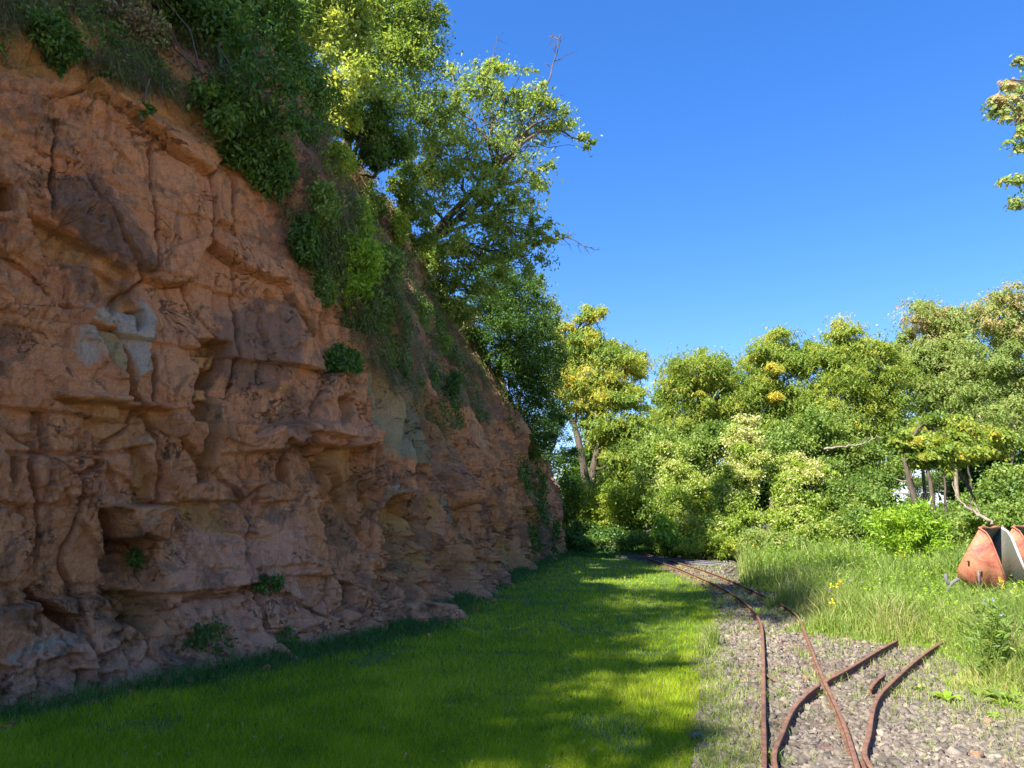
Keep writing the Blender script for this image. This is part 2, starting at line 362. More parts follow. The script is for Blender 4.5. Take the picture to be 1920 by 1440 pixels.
back = np.where(kind == 0, back1, np.where(kind == 1, .115 * H1 + .30 * tt + (H2 - H1) * .40 * tt, .115 * H1 + .30 + (H2 - H1) * .40 + tt * 16))
Sg = np.broadcast_to(s_arr, Z.shape).copy(); Yb = np.broadcast_to(by, Z.shape)
face = np.where(kind == 2, np.exp(-tt * 14), 1.0) * np.ones_like(Z)
upper = np.clip(np.where(kind == 0, sstep(.86, 1.0, tt) * np.ones_like(Z), 1.0), 0, 1)
# macro form: bays, ribs that run up the face
far_f = sstep(9.6, 12.6, Yb); Zs = Z * (1 - .55 * far_f)
wob = fbm(Sg * .35, Z * .35, o=3, seed=5)
D = .34 * fbm(Sg * .28, Z * .22, o=3, seed=1) + .05 * wob
rib = fbm(Sg * 1.05 + wob * .7, Z * .16, o=3, seed=9)
D += far_f * (.30 * (1 - 2 * np.abs(rib)) - .1) * (1 - .6 * upper)
D += .42 * np.exp(-np.clip(Z, 0, 9) / .35) * (0.7 + .5 * fbm(Sg * 1.1, Z * 0, o=3, seed=22))
D += .30 * upper * fbm(Sg * .8, Z * .8, o=4, seed=31)
def place(D):
    P = np.empty(Z.shape + (3,)); off = D * face - back
    P[..., 0] = bx + NX * off; P[..., 1] = by + NY * off
    P[..., 2] = Z + D * face * .35 * upper
    return P
# blocky fractures at several scales
def blocks(su, sv, amp, tilt, seed, warp=.35, shear=0.0):
    Zq = Zs if su > 2.5 else Z
    wx = fbm(Sg * su * .8, Zq * sv * .8, o=4, seed=seed + 50, g=.6) * warp; wy = fbm(Sg * su * .8, Zq * sv * .8, o=4, seed=seed + 70, g=.6) * warp
    r, t1, t2, vx, vy, e = voro(Sg * su + wx + shear * Z, Zq * sv + wy, seed)
    return amp * (r - .5) * 2 + tilt * (t1 * vx + t2 * vy), e, r, np.hypot(vx, vy)
b1, e1, _, _ = blocks(.62, .50, .15, .46, 101, .28); b1r, e1r, r1r, d1r = blocks(1.0, .24, .10, .35, 111, .45)
b2, e2, r2, _ = blocks(1.5, 1.05, .075, .30, 102, .14); b3, e3, r3, _ = blocks(5.2, 4.0, .022, .09, 103, .15); bm, em, rm, _ = blocks(2.9, 2.0, .05, .22, 106, .12); b35, _, _, _ = blocks(7.5, 6.5, .014, .055, 107, .3); b4, e4, _, _ = blocks(12, 11, .008, .034, 104, .4); b5, _, _, _ = blocks(27, 25, .003, .012, 105)
def rectb(w, h, amp, tilt, seed, warp=.18):
    zz = Z / h + warp * fbm(Sg * .45, Z * .5, o=4, seed=seed, g=.55); rw = np.floor(zz); fz = zz - rw; z0_ = rw * 0
    xx = Sg / w + _h(rw, z0_, z0_, seed) * 9 + warp * 1.3 * fbm(Sg * .7, Z * .9, o=4, seed=seed + 2, g=.55); cl = np.floor(xx); fx = xx - cl
    q = _h(rw, cl, z0_, seed + 3); e = np.minimum(np.minimum(fx, 1 - fx) * w, np.minimum(fz, 1 - fz) * h)
    return amp * (2 * q - 1) + tilt * ((_h(rw, cl, z0_, seed + 5) * 2 - 1) * (fx - .5) * w + (_h(rw, cl, z0_, seed + 6) * 2 - 1.0) * (fz - .5) * h), e, q
rA, eA, qA = rectb(1.25, .88, .12, .38, 401); rB, eB, qB = rectb(.50, .34, .032, .30, 411, .25); rC, eC, qC = rectb(.19, .13, .011, .25, 421, .4)
b2f, _, _, _ = blocks(1.9, .42, .09, .34, 122, .25); bmf, _, _, _ = blocks(3.6, 1.1, .045, .2, 126, .2)
rough = np.clip(.32 + .75 * fbm(Sg * .35, Z * .5, o=3, seed=41) + .6 * np.exp(-Z / 1.1) + .25 * far_f, .06, 1.2)
soft = 1 - .6 * upper
D2 = D + soft * ((1 - far_f) * (b1 * (.45 + .3 * sstep(3, 5, Z)) + rA * .8 * (1 - .8 * sstep(3.0, 5.0, Z)) - .035 * (1 - sstep(0, .02, eA))) + rB * (.25 + .9 * rough) * (qA > .3) + rC * rough - .02 * (1 - sstep(0, .015, eB)) * (qB > .5) * rough + far_f * (b1r + .80 * (.42 - d1r)) + b2 * .3 * (1 - far_f) + b2f * far_f + bm * (1 - far_f) * (.1 + .4 * rough) + bmf * far_f * .8 + (b3 + b35) * (.12 + .9 * rough) + (b4 + b5) * (.3 + rough))
# arched niches: deep right under a ledge, shallower downwards
def niches(su, h, amp, seed, gate):
    cx = Sg * su + fbm(Sg * .9, Z * .5, o=3, seed=seed) * .5 ; col = np.floor(cx); fx = cx - col; ph = _h(col, col * 0, col * 0, seed + 1) * h
    zz = (Z + ph + .25 * np.cos(fx * 2 * math.pi) + .15 * fbm(Sg * 1.5, Z * 1.5, o=2, seed=seed + 4)) / h; cz = np.floor(zz); fz = zz - cz
    g = _h(col, cz, col * 0, seed + 2) < gate; side = sstep(0, .22, fx) * sstep(0, .22, 1 - fx)
    return -amp * side * fz ** 1.8 * sstep(0, .06, 1 - fz) * g
lowf = 1 - .85 * upper
NI = niches(.85, 2.6, .60, 201, .55) * far_f * lowf + niches(1.7, 1.7, .26, 211, .4) * lowf * (.15 + .85 * far_f) + niches(4.2, .6, .06, 221, .3) * lowf * rough
def saw(k, A, seed, rise):
    c = Sg * k + .55 * fbm(Sg * .45, Z * .35, o=3, seed=seed) + .22 * fbm(Sg * 1.6, Z * 1.3, o=3, seed=seed + 3); cell = np.floor(c); f = c - cell
    zc = Z / 2.3 + _h(cell, cell * 0, cell * 0, seed + 5) * 3; z0 = np.floor(zc); zf = sstep(0, 1, np.clip((zc - z0 - .35) / .3, 0, 1))
    am = _h(cell, z0, cell * 0, seed + 6) * (1 - zf) + _h(cell, z0 + 1, cell * 0, seed + 6) * zf
    return A * (.25 + am) * (sstep(0, rise, f) * (1 - f) - .3)
SW = saw(.72, .62, 301, .16) + saw(1.6, .26, 311, .2) + saw(3.6, .07, 321, .25) * 1.0
D2 += SW * (1 - sstep(27.5, 29.5, Yb)) * far_f * (1 - .65 * upper)
D2 += NI; ochA = np.clip(sstep(.06, .26, -NI) * (.6 + .8 * fbm(Sg * 1.7, Z * 1.7, o=3, seed=207)), 0, 1)
D2 -= soft * .13 * (1 - sstep(0, .035, e1)) * (1 - far_f) + soft * .07 * (1 - sstep(0, .06, e2)) * np.clip(rough * 1.3 - .3, 0, 1) * (r2 > .35) + .022 * (1 - sstep(0, .09, e3)) * rough * (r3 > .4)
bedz = Z + .18 * fbm(Sg * .25, Z * 0, o=2, seed=61)
led = np.abs(((bedz / .95) % 1) - .5) * 2
jc = Sg * .85 + .22 * fbm(Sg * .5, Z * .7, o=4, seed=441, g=.6); jd = np.abs(jc - np.round(jc)) / .85; jn = np.round(jc)
jg = sstep(-.05, .15, fbm(jn * 3.7, Z * .55 + jn, o=2, seed=443)); jw = .02 + .05 * np.clip(fbm(Sg * 2, Z * 2, o=3, seed=445) + .3, 0, 1)
D2 -= soft * .20 * (1 - sstep(.25, 1, jd / jw)) * jg
D2 += .10 * soft * (_h(np.floor(jc + .5), jn * 0, jn * 0, 447) - .5) * jg
D2 += soft * .03 * (1 - .7 * far_f) * (sstep(.86, 1, led)) * fbm(Sg * .9, Z * .3, o=2, seed=62)
pit = fbm(Sg * 5, Z * 5.5, o=4, seed=78, g=.6)
D2 += (.022 + .03 * rough) * (.35 - np.abs(fbm(Sg * 2.2, Zs * 2.6, o=6, seed=71, g=.6))) * (1 + 1.2 * upper) + .012 * fbm(Sg * 24, Z * 26, o=3, seed=75, g=.6) - .05 * sstep(.3, .5, pit) * rough
P0 = place(D); U, Vv = project(P0)
ok = (Yb < 32.0) & (Yb > 3.5) & (kind < 2) & (Sg < s_far)
mask = np.zeros(Z.shape + (4,)); mask[..., 3] = 1; pinkA = np.zeros(Z.shape)
wu = U + 13 * fbm(Sg * 2.2, Z * 2.2, o=5, seed=81, g=.6); wv = Vv + 13 * fbm(Sg * 2.2, Z * 2.2, o=5, seed=82, g=.6)
wu2 = (wu - U) * 2.2 + 26 * fbm(Sg * .9, Z * .9, o=5, seed=83, g=.6); wv2 = (wv - Vv) * 2.2 + 26 * fbm(Sg * .9, Z * .9, o=5, seed=84, g=.6)
def feat(poly, depth=0, s=5, stain=0, pale=0, moss=0, pink=0, grad=None, wob=1.0):
    p = np.array(poly, float); x0, y0 = p.min(0) - 60; x1, y1 = p.max(0) + 60
    sel = ok & (U > x0) & (U < x1) & (Vv > y0) & (Vv < y1)
    if not sel.any(): return
    uu = U[sel] + (wu[sel] - U[sel]) * wob; vv = Vv[sel] + (wv[sel] - Vv[sel]) * wob
    sd = poly_sd(uu, vv, p)
    if depth:
        m = sstep(-s, s, sd)
        if grad is not None:   # slanted floor: deep towards grad direction
            g = ((uu - p[:, 0].mean()) * grad[0] + (vv - p[:, 1].mean()) * grad[1]) / (np.ptp(p, axis=0) @ np.abs(grad) * .5 + 1e-6)
            m = m * np.clip(.55 + .45 * g, .05, 1)
        D2[sel] += depth * m
        if depth < -.1 and depth > -.5: ochA[sel] = np.maximum(ochA[sel], m * .8)
    if not (stain or pale or moss or pink): return
    sd2 = poly_sd(U[sel] + wu2[sel] * (.45 if max(pale, moss) > max(stain, pink) else 1), Vv[sel] + wv2[sel] * (.45 if max(pale, moss) > max(stain, pink) else 1), p); mm = sstep(-12, 16, sd2) if max(pale, moss) > .6 else sstep(-26, 26, sd2)
    for c, a in ((0, stain), (1, pale), (2, moss)):
        if a: mask[..., c][sel] = np.maximum(mask[..., c][sel], a * mm)
    if pink: pinkA[sel] = np.maximum(pinkA[sel], pink * mm)
feat([(110, 335), (210, 330), (262, 430), (305, 505), (240, 492), (180, 460), (105, 400)], .06, 10, stain=.95)
feat([(60, 395), (130, 428), (200, 478), (262, 515), (230, 528), (180, 500), (120, 490), (85, 455)], -.30, 4, grad=(.3, -1), wob=.5)
feat([(178, 498), (232, 520), (268, 585), (255, 590), (200, 560)], -.26, 4, grad=(1, -.6), wob=.5)
feat([(158, 565), (200, 572), (262, 590), (275, 548), (296, 585), (290, 700), (266, 722), (245, 655), (215, 615), (165, 600)], .05, 8, pale=.85)
feat([(135, 608), (168, 602), (205, 660), (172, 692), (142, 690), (122, 655)], .03, 6, pale=.62)
feat([(165, 608), (216, 618), (243, 660), (262, 752), (228, 735), (190, 672)], -.38, 3, moss=1, grad=(1, -.3), wob=.3)
feat([(254, 580), (269, 580), (268, 608), (256, 620)], -.35, 3, moss=.6, wob=.3)
feat([(95, 733), (180, 742), (325, 762), (325, 768), (180, 756), (100, 745)], .10, 3, pale=.6, wob=.3)
feat([(105, 746), (180, 757), (325, 770), (322, 800), (290, 850), (240, 850), (180, 830), (165, 780)], -.24, 4, grad=(-.2, -1), wob=.4)
feat([(375, 635), (432, 640), (428, 690), (405, 745), (402, 800), (392, 905), (366, 905), (372, 800), (366, 740), (378, 700)], -.45, 5, stain=.2, wob=.6)
feat([(380, 660), (425, 664), (424, 690), (380, 688)], .30, 3, wob=.4)
feat([(375, 725), (400, 730), (398, 750), (372, 748)], .34, 3, wob=.4)
feat([(385, 600), (480, 560), (556, 560), (572, 640), (560, 720), (480, 752), (432, 705)], .07, 18, stain=.72)
feat([(455, 820), (480, 797), (620, 792), (700, 806), (700, 838), (560, 836), (530, 822), (500, 846), (458, 846)], .22, 4, pink=.5, stain=.25, wob=.4)
feat([(538, 838), (556, 846), (553, 918), (540, 908)], -.32, 3, wob=.3)
feat([(400, 850), (538, 845), (545, 905), (400, 905)], -.08, 4, moss=.25, wob=.3)
feat([(255, 840), (275, 840), (296, 905), (292, 955), (262, 930)], -.22, 4, stain=.6, wob=.3)
feat([(180, 928), (212, 930), (210, 952), (180, 952)], .16, 3, stain=.7, wob=.2)
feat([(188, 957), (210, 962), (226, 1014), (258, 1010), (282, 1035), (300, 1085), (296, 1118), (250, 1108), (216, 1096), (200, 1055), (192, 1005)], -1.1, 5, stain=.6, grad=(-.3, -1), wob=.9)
feat([(196, 950), (285, 944), (308, 990), (290, 1018), (240, 1003), (226, 1022), (212, 962)], .30, 4, pale=.4, moss=.45, wob=.4)
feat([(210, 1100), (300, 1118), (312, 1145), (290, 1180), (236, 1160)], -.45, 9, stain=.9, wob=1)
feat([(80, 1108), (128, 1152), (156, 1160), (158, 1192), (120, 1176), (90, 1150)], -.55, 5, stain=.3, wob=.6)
feat([(62, 1120), (76, 1130), (74, 1195), (64, 1190)], -.3, 4, wob=.6)
feat([(10, 845), (210, 848), (292, 832), (292, 837), (210, 855), (10, 851)], -.10, 3, wob=.4)
feat([(0, 850), (205, 856), (205, 925), (140, 930), (0, 960)], .07, 5, wob=.6)
feat([(205, 852), (256, 845), (262, 925), (206, 928)], -.05, 4, moss=.3, wob=.3)
feat([(14, 852), (40, 855), (26, 908), (14, 900)], -.22, 4, wob=.3)
feat([(-8, 342), (18, 350), (22, 392), (-8, 395)], -.4, 4, wob=.3)
feat([(20, 360), (45, 360), (50, 440), (25, 470)], .14, 9, stain=.5)
feat([(620, 842), (700, 836), (694, 905), (684, 1000), (664, 1045), (640, 965), (612, 885)], -.34, 5, grad=(0, -1), wob=.5)
feat([(633, 748), (668, 742), (664, 806), (640, 795)], -.42, 4, stain=.4, wob=.4)
feat([(690, 690), (738, 700), (768, 820), (790, 905), (812, 985), (786, 985), (752, 880), (726, 860), (700, 800)], .06, 10, moss=.75, pale=.25)
feat([(722, 893), (748, 915), (756, 940), (736, 932)], .02, 4, pale=.75, wob=.3)
feat([(700, 900), (722, 940), (712, 985), (700, 965)], -.25, 4, stain=.4)
feat([(643, 1092), (668, 1100), (672, 1152), (652, 1142)], -.65, 4, stain=.4, wob=.5)
feat([(770, 1092), (790, 1098), (806, 1125), (784, 1128)], -.5, 4, stain=.3, wob=.5)
feat([(914, 1008), (932, 1030), (928, 1062), (916, 1050)], -.6, 4, stain=.4, wob=.4)
feat([(884, 952), (905, 955), (906, 1000), (892, 1000)], -.4, 4, wob=.4)
feat([(735, 1000), (756, 1010), (750, 1060), (738, 1050)], -.3, 4)
feat([(430, 955), (480, 958), (560, 975), (556, 1000), (470, 985), (430, 970)], 0, 6, stain=.7)
feat([(335, 935), (420, 960), (440, 1010), (400, 1010), (350, 985)], -.12, 10, stain=.7)
feat([(10, 1225), (70, 1200), (130, 1190), (150, 1212), (70, 1232), (18, 1248)], 0, 8, pale=.75)
feat([(20, 1290), (0, 1300), (0, 1270)], 0, 8, pale=.6)
feat([(280, 820), (305, 825), (300, 840), (275, 838)], .04, 4, pale=.8)
feat([(0, 0), (250, 0), (420, 220), (470, 330), (430, 320), (250, 200), (150, 150), (0, 120)], -.15, 25, stain=.45, pink=0)
feat([(400, 330), (420, 320), (420, 420), (400, 420)], 0, 10, stain=.6)
feat([(430, 440), (520, 500), (560, 560), (480, 540), (420, 470)], .10, 15, stain=.4)
feat([(320, 1000), (560, 990), (600, 1180), (560, 1230), (380, 1230), (310, 1150)], 0, 30, pink=.85)
feat([(0, 1200), (180, 1180), (420, 1230), (430, 1330), (0, 1400)], 0, 25, pink=.9)
feat([(560, 1080), (760, 1100), (960, 1040), (960, 1120), (700, 1250), (500, 1260)], 0, 25, pink=.6)
feat([(985, 860), (1060, 860), (1060, 1040), (1000, 1030)], 0, 12, pink=.5)
# loose rubble low on the face
lo = np.exp(-np.clip(Z, 0, 9) / .7)
D2 += lo * (.05 * np.abs(fbm(Sg * 7, Z * 8, o=3, seed=91)) + b3 * .8)
stn = sstep(.18, .45, fbm(Sg * .5, Z * .32, o=4, seed=95)) * .62 * sstep(6.5, 9, Yb)
mask[..., 0] = np.maximum(mask[..., 0], stn)
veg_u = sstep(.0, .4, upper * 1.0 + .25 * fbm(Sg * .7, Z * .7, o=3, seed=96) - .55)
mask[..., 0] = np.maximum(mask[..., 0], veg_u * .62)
ms = sstep(.25, .5, fbm(Sg * .9, Z * .5, o=4, seed=98)) * .45 * sstep(12, 15, Yb); mask[..., 2] = np.maximum(mask[..., 2], ms)
pinkA = np.maximum(pinkA, .35 * np.exp(-np.clip(Z, 0, 9) / .8))
PC = place(D2)
UC, VC = project(PC)
ii = (np.arange(nr - 1)[:, None] * ns + np.arange(ns - 1)[None, :])
quads = np.stack([ii, ii + 1, ii + ns + 1, ii + ns], -1).reshape(-1, 4)
cliff = mesh_np('cliff', PC.reshape(-1, 3), quads.ravel(), np.full(len(quads), 4), M_ROCK, smooth=True,
                attrs={'pink': pinkA.ravel(), 'ochre': ochA.ravel()}, cols={'mask': mask.reshape(-1, 4)})
tag(cliff, kind='structure')
okf = ok.ravel(); CU, CV, CP = UC.ravel()[okf], VC.ravel()[okf], PC.reshape(-1, 3)[okf]
CN = np.stack([np.broadcast_to(NX, Z.shape), np.broadcast_to(NY, Z.shape)], -1).reshape(-1, 2)[okf]
def on_cliff(px, py):
    d = (CU - px) ** 2 + (CV - py) ** 2 + CP[:, 1] * 2.0; i = int(np.argmin(d)); return CP[i].copy(), np.array([CN[i][0], CN[i][1], 0])
base_line = lambda Y: np.interp(Y, by[:np.argmax(by > 30.6)], bx[:np.argmax(by > 30.6)])

# ---------------------------------------------------------------- leaves, trees, shrubs
rng = np.random.default_rng(7)
def unit(a): return a / (np.linalg.norm(a, axis=-1, keepdims=True) + 1e-9)
def leaf_quads(P, Ln, Wd, droop=.35, up=.7, dirs=None, fold=.15):
    n = len(P); d = rng.normal(size=(n, 3)); d[:, 2] -= droop * 1.6
    if dirs is not None: d = d * .6 + dirs * 1.2
    d = unit(d); nn = rng.normal(size=(n, 3)) * (1 - up * .6); nn[:, 2] += up; s = unit(np.cross(d, nn)); nn = np.cross(s, d)
    l = Ln * rng.uniform(.65, 1.3, (n, 1)); w = Wd * rng.uniform(.7, 1.2, (n, 1)) * .5
    V = np.stack([P, P + d * l * .45 + s * w + nn * w * fold, P + d * l, P + d * l * .45 - s * w + nn * w * fold], 1)
    return V.reshape(-1, 3), np.arange(4 * n).reshape(-1, 4)
def frond_quads(P, Ln, Wd, k=4):
    """drooping pinnate fronds: k leaflets set along a curved axis"""
    n = len(P); a = rng.uniform(0, 2 * math.pi, n); h = np.stack([np.cos(a), np.sin(a), np.zeros(n)], 1)
    Vs = []
    for i in range(k):
        t = (i + .5) / k; L_ = Ln
        q = P + h * L_ * t + np.array([0, 0, -1]) * (L_ * t * t * .9)[..., None] if np.ndim(L_) else P + h * (L_ * t) + np.array([0, 0, -L_ * t * t * .9])
        side = np.stack([-h[:, 1], h[:, 0], np.zeros(n)], 1)
        d = unit(side * (1 if i % 2 else -1) * .8 + h * .5 + np.array([0, 0, -.6]) + rng.normal(size=(n, 3)) * .25)
        s = unit(np.cross(d, h + rng.normal(size=(n, 3)) * .3)); l = Wd * rng.uniform(.8, 1.5, (n, 1)); w = l * .24
        Vs.append(np.stack([q - d * l * .5, q + s * w, q + d * l * .5, q - s * w], 1))
    V = np.concatenate(Vs, 1).reshape(-1, 3)
    return V, np.arange(len(V)).reshape(-1, 4)
def wander(a, b, n=7, amp=.12, sag=0.0):
    t = np.linspace(0, 1, n)[:, None]; L_ = np.linalg.norm(b - a); j = rng.normal(size=(n, 3)) * amp * L_ / n; j[0] = 0; j[-1] = 0
    p = a + (b - a) * t + np.cumsum(j, 0) - np.cumsum(j, 0)[-1] * t; p[:, 2] += sag * L_ * (t[:, 0] * (1 - t[:, 0])) * 4; return p
def blob_world(b):
    px, py, Y, rx = b[:4]; ry = b[4] if len(b) > 4 and b[4] else rx; bias = b[5] if len(b) > 5 else 0.0
    c = at(px, py, Y); m = Y / F_PX / .98; return c, np.array([rx * m, max(rx, ry) * m * .85, ry * m]), bias
def cling(bl):
    o = []
    for q in bl:
        q = list(q); dd = (CU - q[0]) ** 2 + (CV - q[1]) ** 2; j = int(np.argmin(dd))
        if dd[j] < 400 and CP[j, 1] < q[2] + .6: q[2] = CP[j, 1] - .25 * q[3] * q[2] / F_PX - .15
        o.append(tuple(q))
    return o
def tree(name, label, cat, base, blobs, kind, n, L, Wd, mode='leaf', trunks=None, rad=.15, group=None, clus=26, sig=.20, gap=-.15, droop=.35, up=.7,
         bark_m=None, world_blobs=None, tmat=True, forks=1, shoot=.14, nsh=9, flat=.8):
    base = np.array(base, float); bark_m = bark_m or BARK
    root = empty(name, base, label, cat, group)
    if n < 1000: nsh = 0
    B = world_blobs if world_blobs is not None else [blob_world(b) for b in blobs]
    tr = MB(); crown_v, crown_a = [], []
    cen = np.array([b[0] for b in B]); vol = np.array([np.prod(b[1]) ** (.72) for b in B]); wt = vol / vol.sum()
    top = (cen * wt[:, None]).sum(0); top[2] = max(top[2], base[2] + .4)
    spine = []
    for f in range(forks):
        tp = top + (rng.normal(size=3) * np.array([.5, .5, .2]) * (forks > 1) * max(b[1][0] for b in B))
        mid_ = base + (tp - base) * .45 + rng.normal(size=3) * .04 * np.linalg.norm(tp - base)
        pl = np.vstack([wander(base - np.array([0, 0, .15]), mid_, 6, .25)[:-1], wander(mid_, tp, 6, .35)])
        if trunks is not None and f < len(trunks): pl = np.array(trunks[f])
        r = np.linspace(rad, rad * .3, len(pl)) ; r[0] *= 1.35
        tr.tube(pl, r, 8); spine.append(pl)
    allp = np.vstack(spine)
    for (c, r, bias), w in zip(B, wt):
        cand = allp[allp[:, 2] < c[2] + .3 * r[2]]
        if len(cand) < 2: cand = allp[:3]
        j = np.argmin(np.linalg.norm(cand - c, axis=1) + .35 * np.abs(cand[:, 2] - (c[2] - r[2]))); st = cand[j]
        lim = wander(st, c, 7, .45, .05); tr.tube(lim, np.linspace(rad * .42, rad * .12, 7), 5)
        K = max(4, int(clus * len(B) * w)); nb = max(20, int(n * w))
        dr = unit(rng.normal(size=(K, 3))); q = c + dr * r * (rng.uniform(0.12, 1, (K, 1)) ** .42)
        for kk in range(min(K, 14)):
            s0 = lim[rng.integers(2, 7)]; tr.tube(wander(s0, q[kk], 4, .5, -.03), [rad * .10, rad * .075, rad * .05, rad * .02], 4, cap=False)
        ci = rng.integers(0, K, nb); cb = rng.uniform(0, 1, K)
        sg = r * sig * rng.uniform(.6, 1.3, (K, 1))[ci]
        p = q[ci] + rng.normal(size=(nb, 3)) * sg * np.where(rng.uniform(0, 1, (nb, 1)) < shoot, 1.25, 1.0) * np.array([1, 1, flat])
        if nsh > 0:   # leafy shoots standing out of the crown outline
            oi = rng.integers(0, K, nsh); dv = unit(unit(q[oi] - c) + np.array([0, 0, .45]) + rng.normal(size=(nsh, 3)) * .3); ls = np.mean(r) * rng.uniform(.25, .6, nsh)
            e0 = c + (q[oi] - c) * .95; per_s = max(6, int(.22 * nb / nsh)); tsh = rng.uniform(.1, 1, (nsh, per_s, 1)) ** .8
            ps = e0[:, None, :] + dv[:, None, :] * ls[:, None, None] * tsh; ps[..., 2] -= (ls[:, None] * .35 * tsh[..., 0] ** 2)
            ps = (ps + rng.normal(size=ps.shape) * (np.mean(r) * .055 * (1.25 - tsh))).reshape(-1, 3)
            for kk in range(min(nsh, 10)): tr.tube([lim[-1], (lim[-1] + e0[kk]) / 2 + [0, 0, .05], e0[kk], e0[kk] + dv[kk] * ls[kk] * .5, e0[kk] + dv[kk] * ls[kk] - np.array([0, 0, ls[kk] * .35])], [rad * .08, rad * .06, rad * .05, rad * .035, rad * .015], 3, cap=False)
            p = np.concatenate([p, ps]); ci = np.concatenate([ci, np.repeat(oi, per_s)])
        m = np.mean(r); g = vn(p[:, 0] / m * 3.1, p[:, 1] / m * 3.1, p[:, 2] / m * 3.8, seed=int(abs(c[0] * 31)) % 97)
        keep = g > gap; p = p[keep]; ci = ci[keep]
        if mode == 'leaf': V, Fq = leaf_quads(p, L, Wd, droop, up); per = 4
        else: V, Fq = frond_quads(p, L, Wd); per = 16
        a = np.clip(.5 * cb[ci] + .5 * rng.uniform(0, 1, len(p)) + bias, 0, 1)
        crown_v.append(V); crown_a.append(np.repeat(a, per))
    V = np.concatenate(crown_v); a = np.concatenate(crown_a)
    if tmat: tr.build('trunk', bark_m, root, smooth=True, origin=base)
    mesh_np('crown', V - base, np.arange(len(V)), np.full(len(V) // 4, 4), LEAF[kind], root, attrs={'v': a})
    return root

PLZ = lambda X, Y: np.interp(Y, [-14, 15, 20, 24, 28, 31, 36], [10.5, 10.5, 9.7, 7.5, 5.3, 4.0, 3.2])
# trees along the top of the cliff
tree('cliff_top_tree', 'dark green leafy tree hanging over the cliff at the top left', 'tree', (-6.6, 9.6, 10.5),
     cling([(330, 10, 11, 90, 70), (410, 80, 11, 100, 90), (470, 170, 11, 100, 90), (450, 250, 11, 60, 50), (540, 270, 11.2, 75, 70), (280, -60, 11, 100, 70), (420, -40, 11.5, 140, 100), (540, 170, 11.8, 90, 80, .1), (590, 330, 12.5, 50, 50, .1), (490, 60, 12, 90, 80, .1)]),
     'dark', 52000, .095, .042, rad=.16, clus=40, sig=.24, gap=-.5)
tree('cliff_top_tree', 'leafy tree with sunlit yellow-green leaves rising at the top edge of the photo', 'tree', (-5.4, 14.0, 10.5),
     cling([(540, 20, 13.5, 80, 70, .1), (620, 60, 14, 80, 70, .2), (570, -30, 14, 130, 90, .1), (640, 150, 13.5, 60, 60, .25), (600, 200, 13.3, 45, 50, .3), (650, 20, 14, 60, 60, .1)]),
     'oak', 30000, .095, .048, rad=.13, clus=34, gap=-.2)
tree('cliff_top_tree', 'dense small-leaved tree on the cliff crest above the black hollow', 'tree', (-4.2, 17.2, 10.0),
     [(740, 40, 17, 85), (700, 120, 16.5, 80), (780, 120, 17, 70), (720, 210, 16, 75), (800, 210, 17, 60), (650, 90, 16, 60), (770, 60, 17, 70), (800, 10, 17, 50), (680, -20, 17, 120), (690, 250, 15.6, 45), (760, 280, 16, 40)],
     'mid', 48000, .095, .045, rad=.16, clus=34, gap=-.3)
tree('oak_tree', 'bright yellow-green tree leaning out from the cliff crest against the sky', 'tree', (-2.6, 20.6, 9.3),
     [(850, 200, 20, 80), (900, 150, 20.5, 55), (950, 190, 20.5, 75), (980, 240, 21, 70), (1050, 225, 21, 45), (1092, 262, 21, 30), (860, 300, 19.5, 85), (940, 320, 20, 85),
      (1010, 320, 20.5, 42), (800, 360, 19, 65), (880, 400, 19.5, 80), (960, 420, 20, 80), (1020, 440, 20.5, 40), (900, 480, 20, 75), (980, 480, 20.5, 55), (880, 550, 20.5, 60, 0, .1), (820, 290, 19, 60), (1000, 380, 20.5, 40), (870, 500, 20, 50), (1025, 195, 21, 30)],
     'oak', 52000, .125, .062, rad=.15, clus=26, sig=.19, gap=.04, forks=2, flat=.6, nsh=10)
tree('dark_tree', 'dark ivy-like tree hugging the far shoulder of the cliff', 'tree', (-1.0, 25.5, 6.2),
     [(900, 590, 23.5, 55), (950, 620, 24, 75), (1000, 640, 25, 60), (1010, 700, 25, 50), (1000, 760, 25, 55), (960, 690, 24.5, 50), (1010, 820, 26, 45), (980, 560, 25, 55), (925, 530, 24, 50)],
     'dark', 52000, .09, .05, rad=.15, clus=34, gap=-.5)
tree('dark_tree', 'dark leafy tree behind the last red rock of the cliff', 'tree', (0.6, 33.5, 3.4),
     [(1020, 850, 32, 40), (1035, 800, 32, 38), (1045, 880, 32.5, 35), (1060, 930, 33, 30), (1030, 740, 32, 35), (1065, 850, 33, 28)],
     'dark', 15000, .09, .05, rad=.12, clus=26, gap=-.45)
tree('slender_tree', 'thin tree with reddish-tinged tips between the oak and the yellow tree', 'tree', (0.2, 29.5, 4.6),
     [(1000, 560, 28, 38), (1025, 590, 28.5, 40), (1010, 620, 28, 40), (1035, 650, 29, 32), (1030, 700, 29, 30)],
     'reddish', 9000, .10, .05, rad=.09, clus=26, gap=-.2)
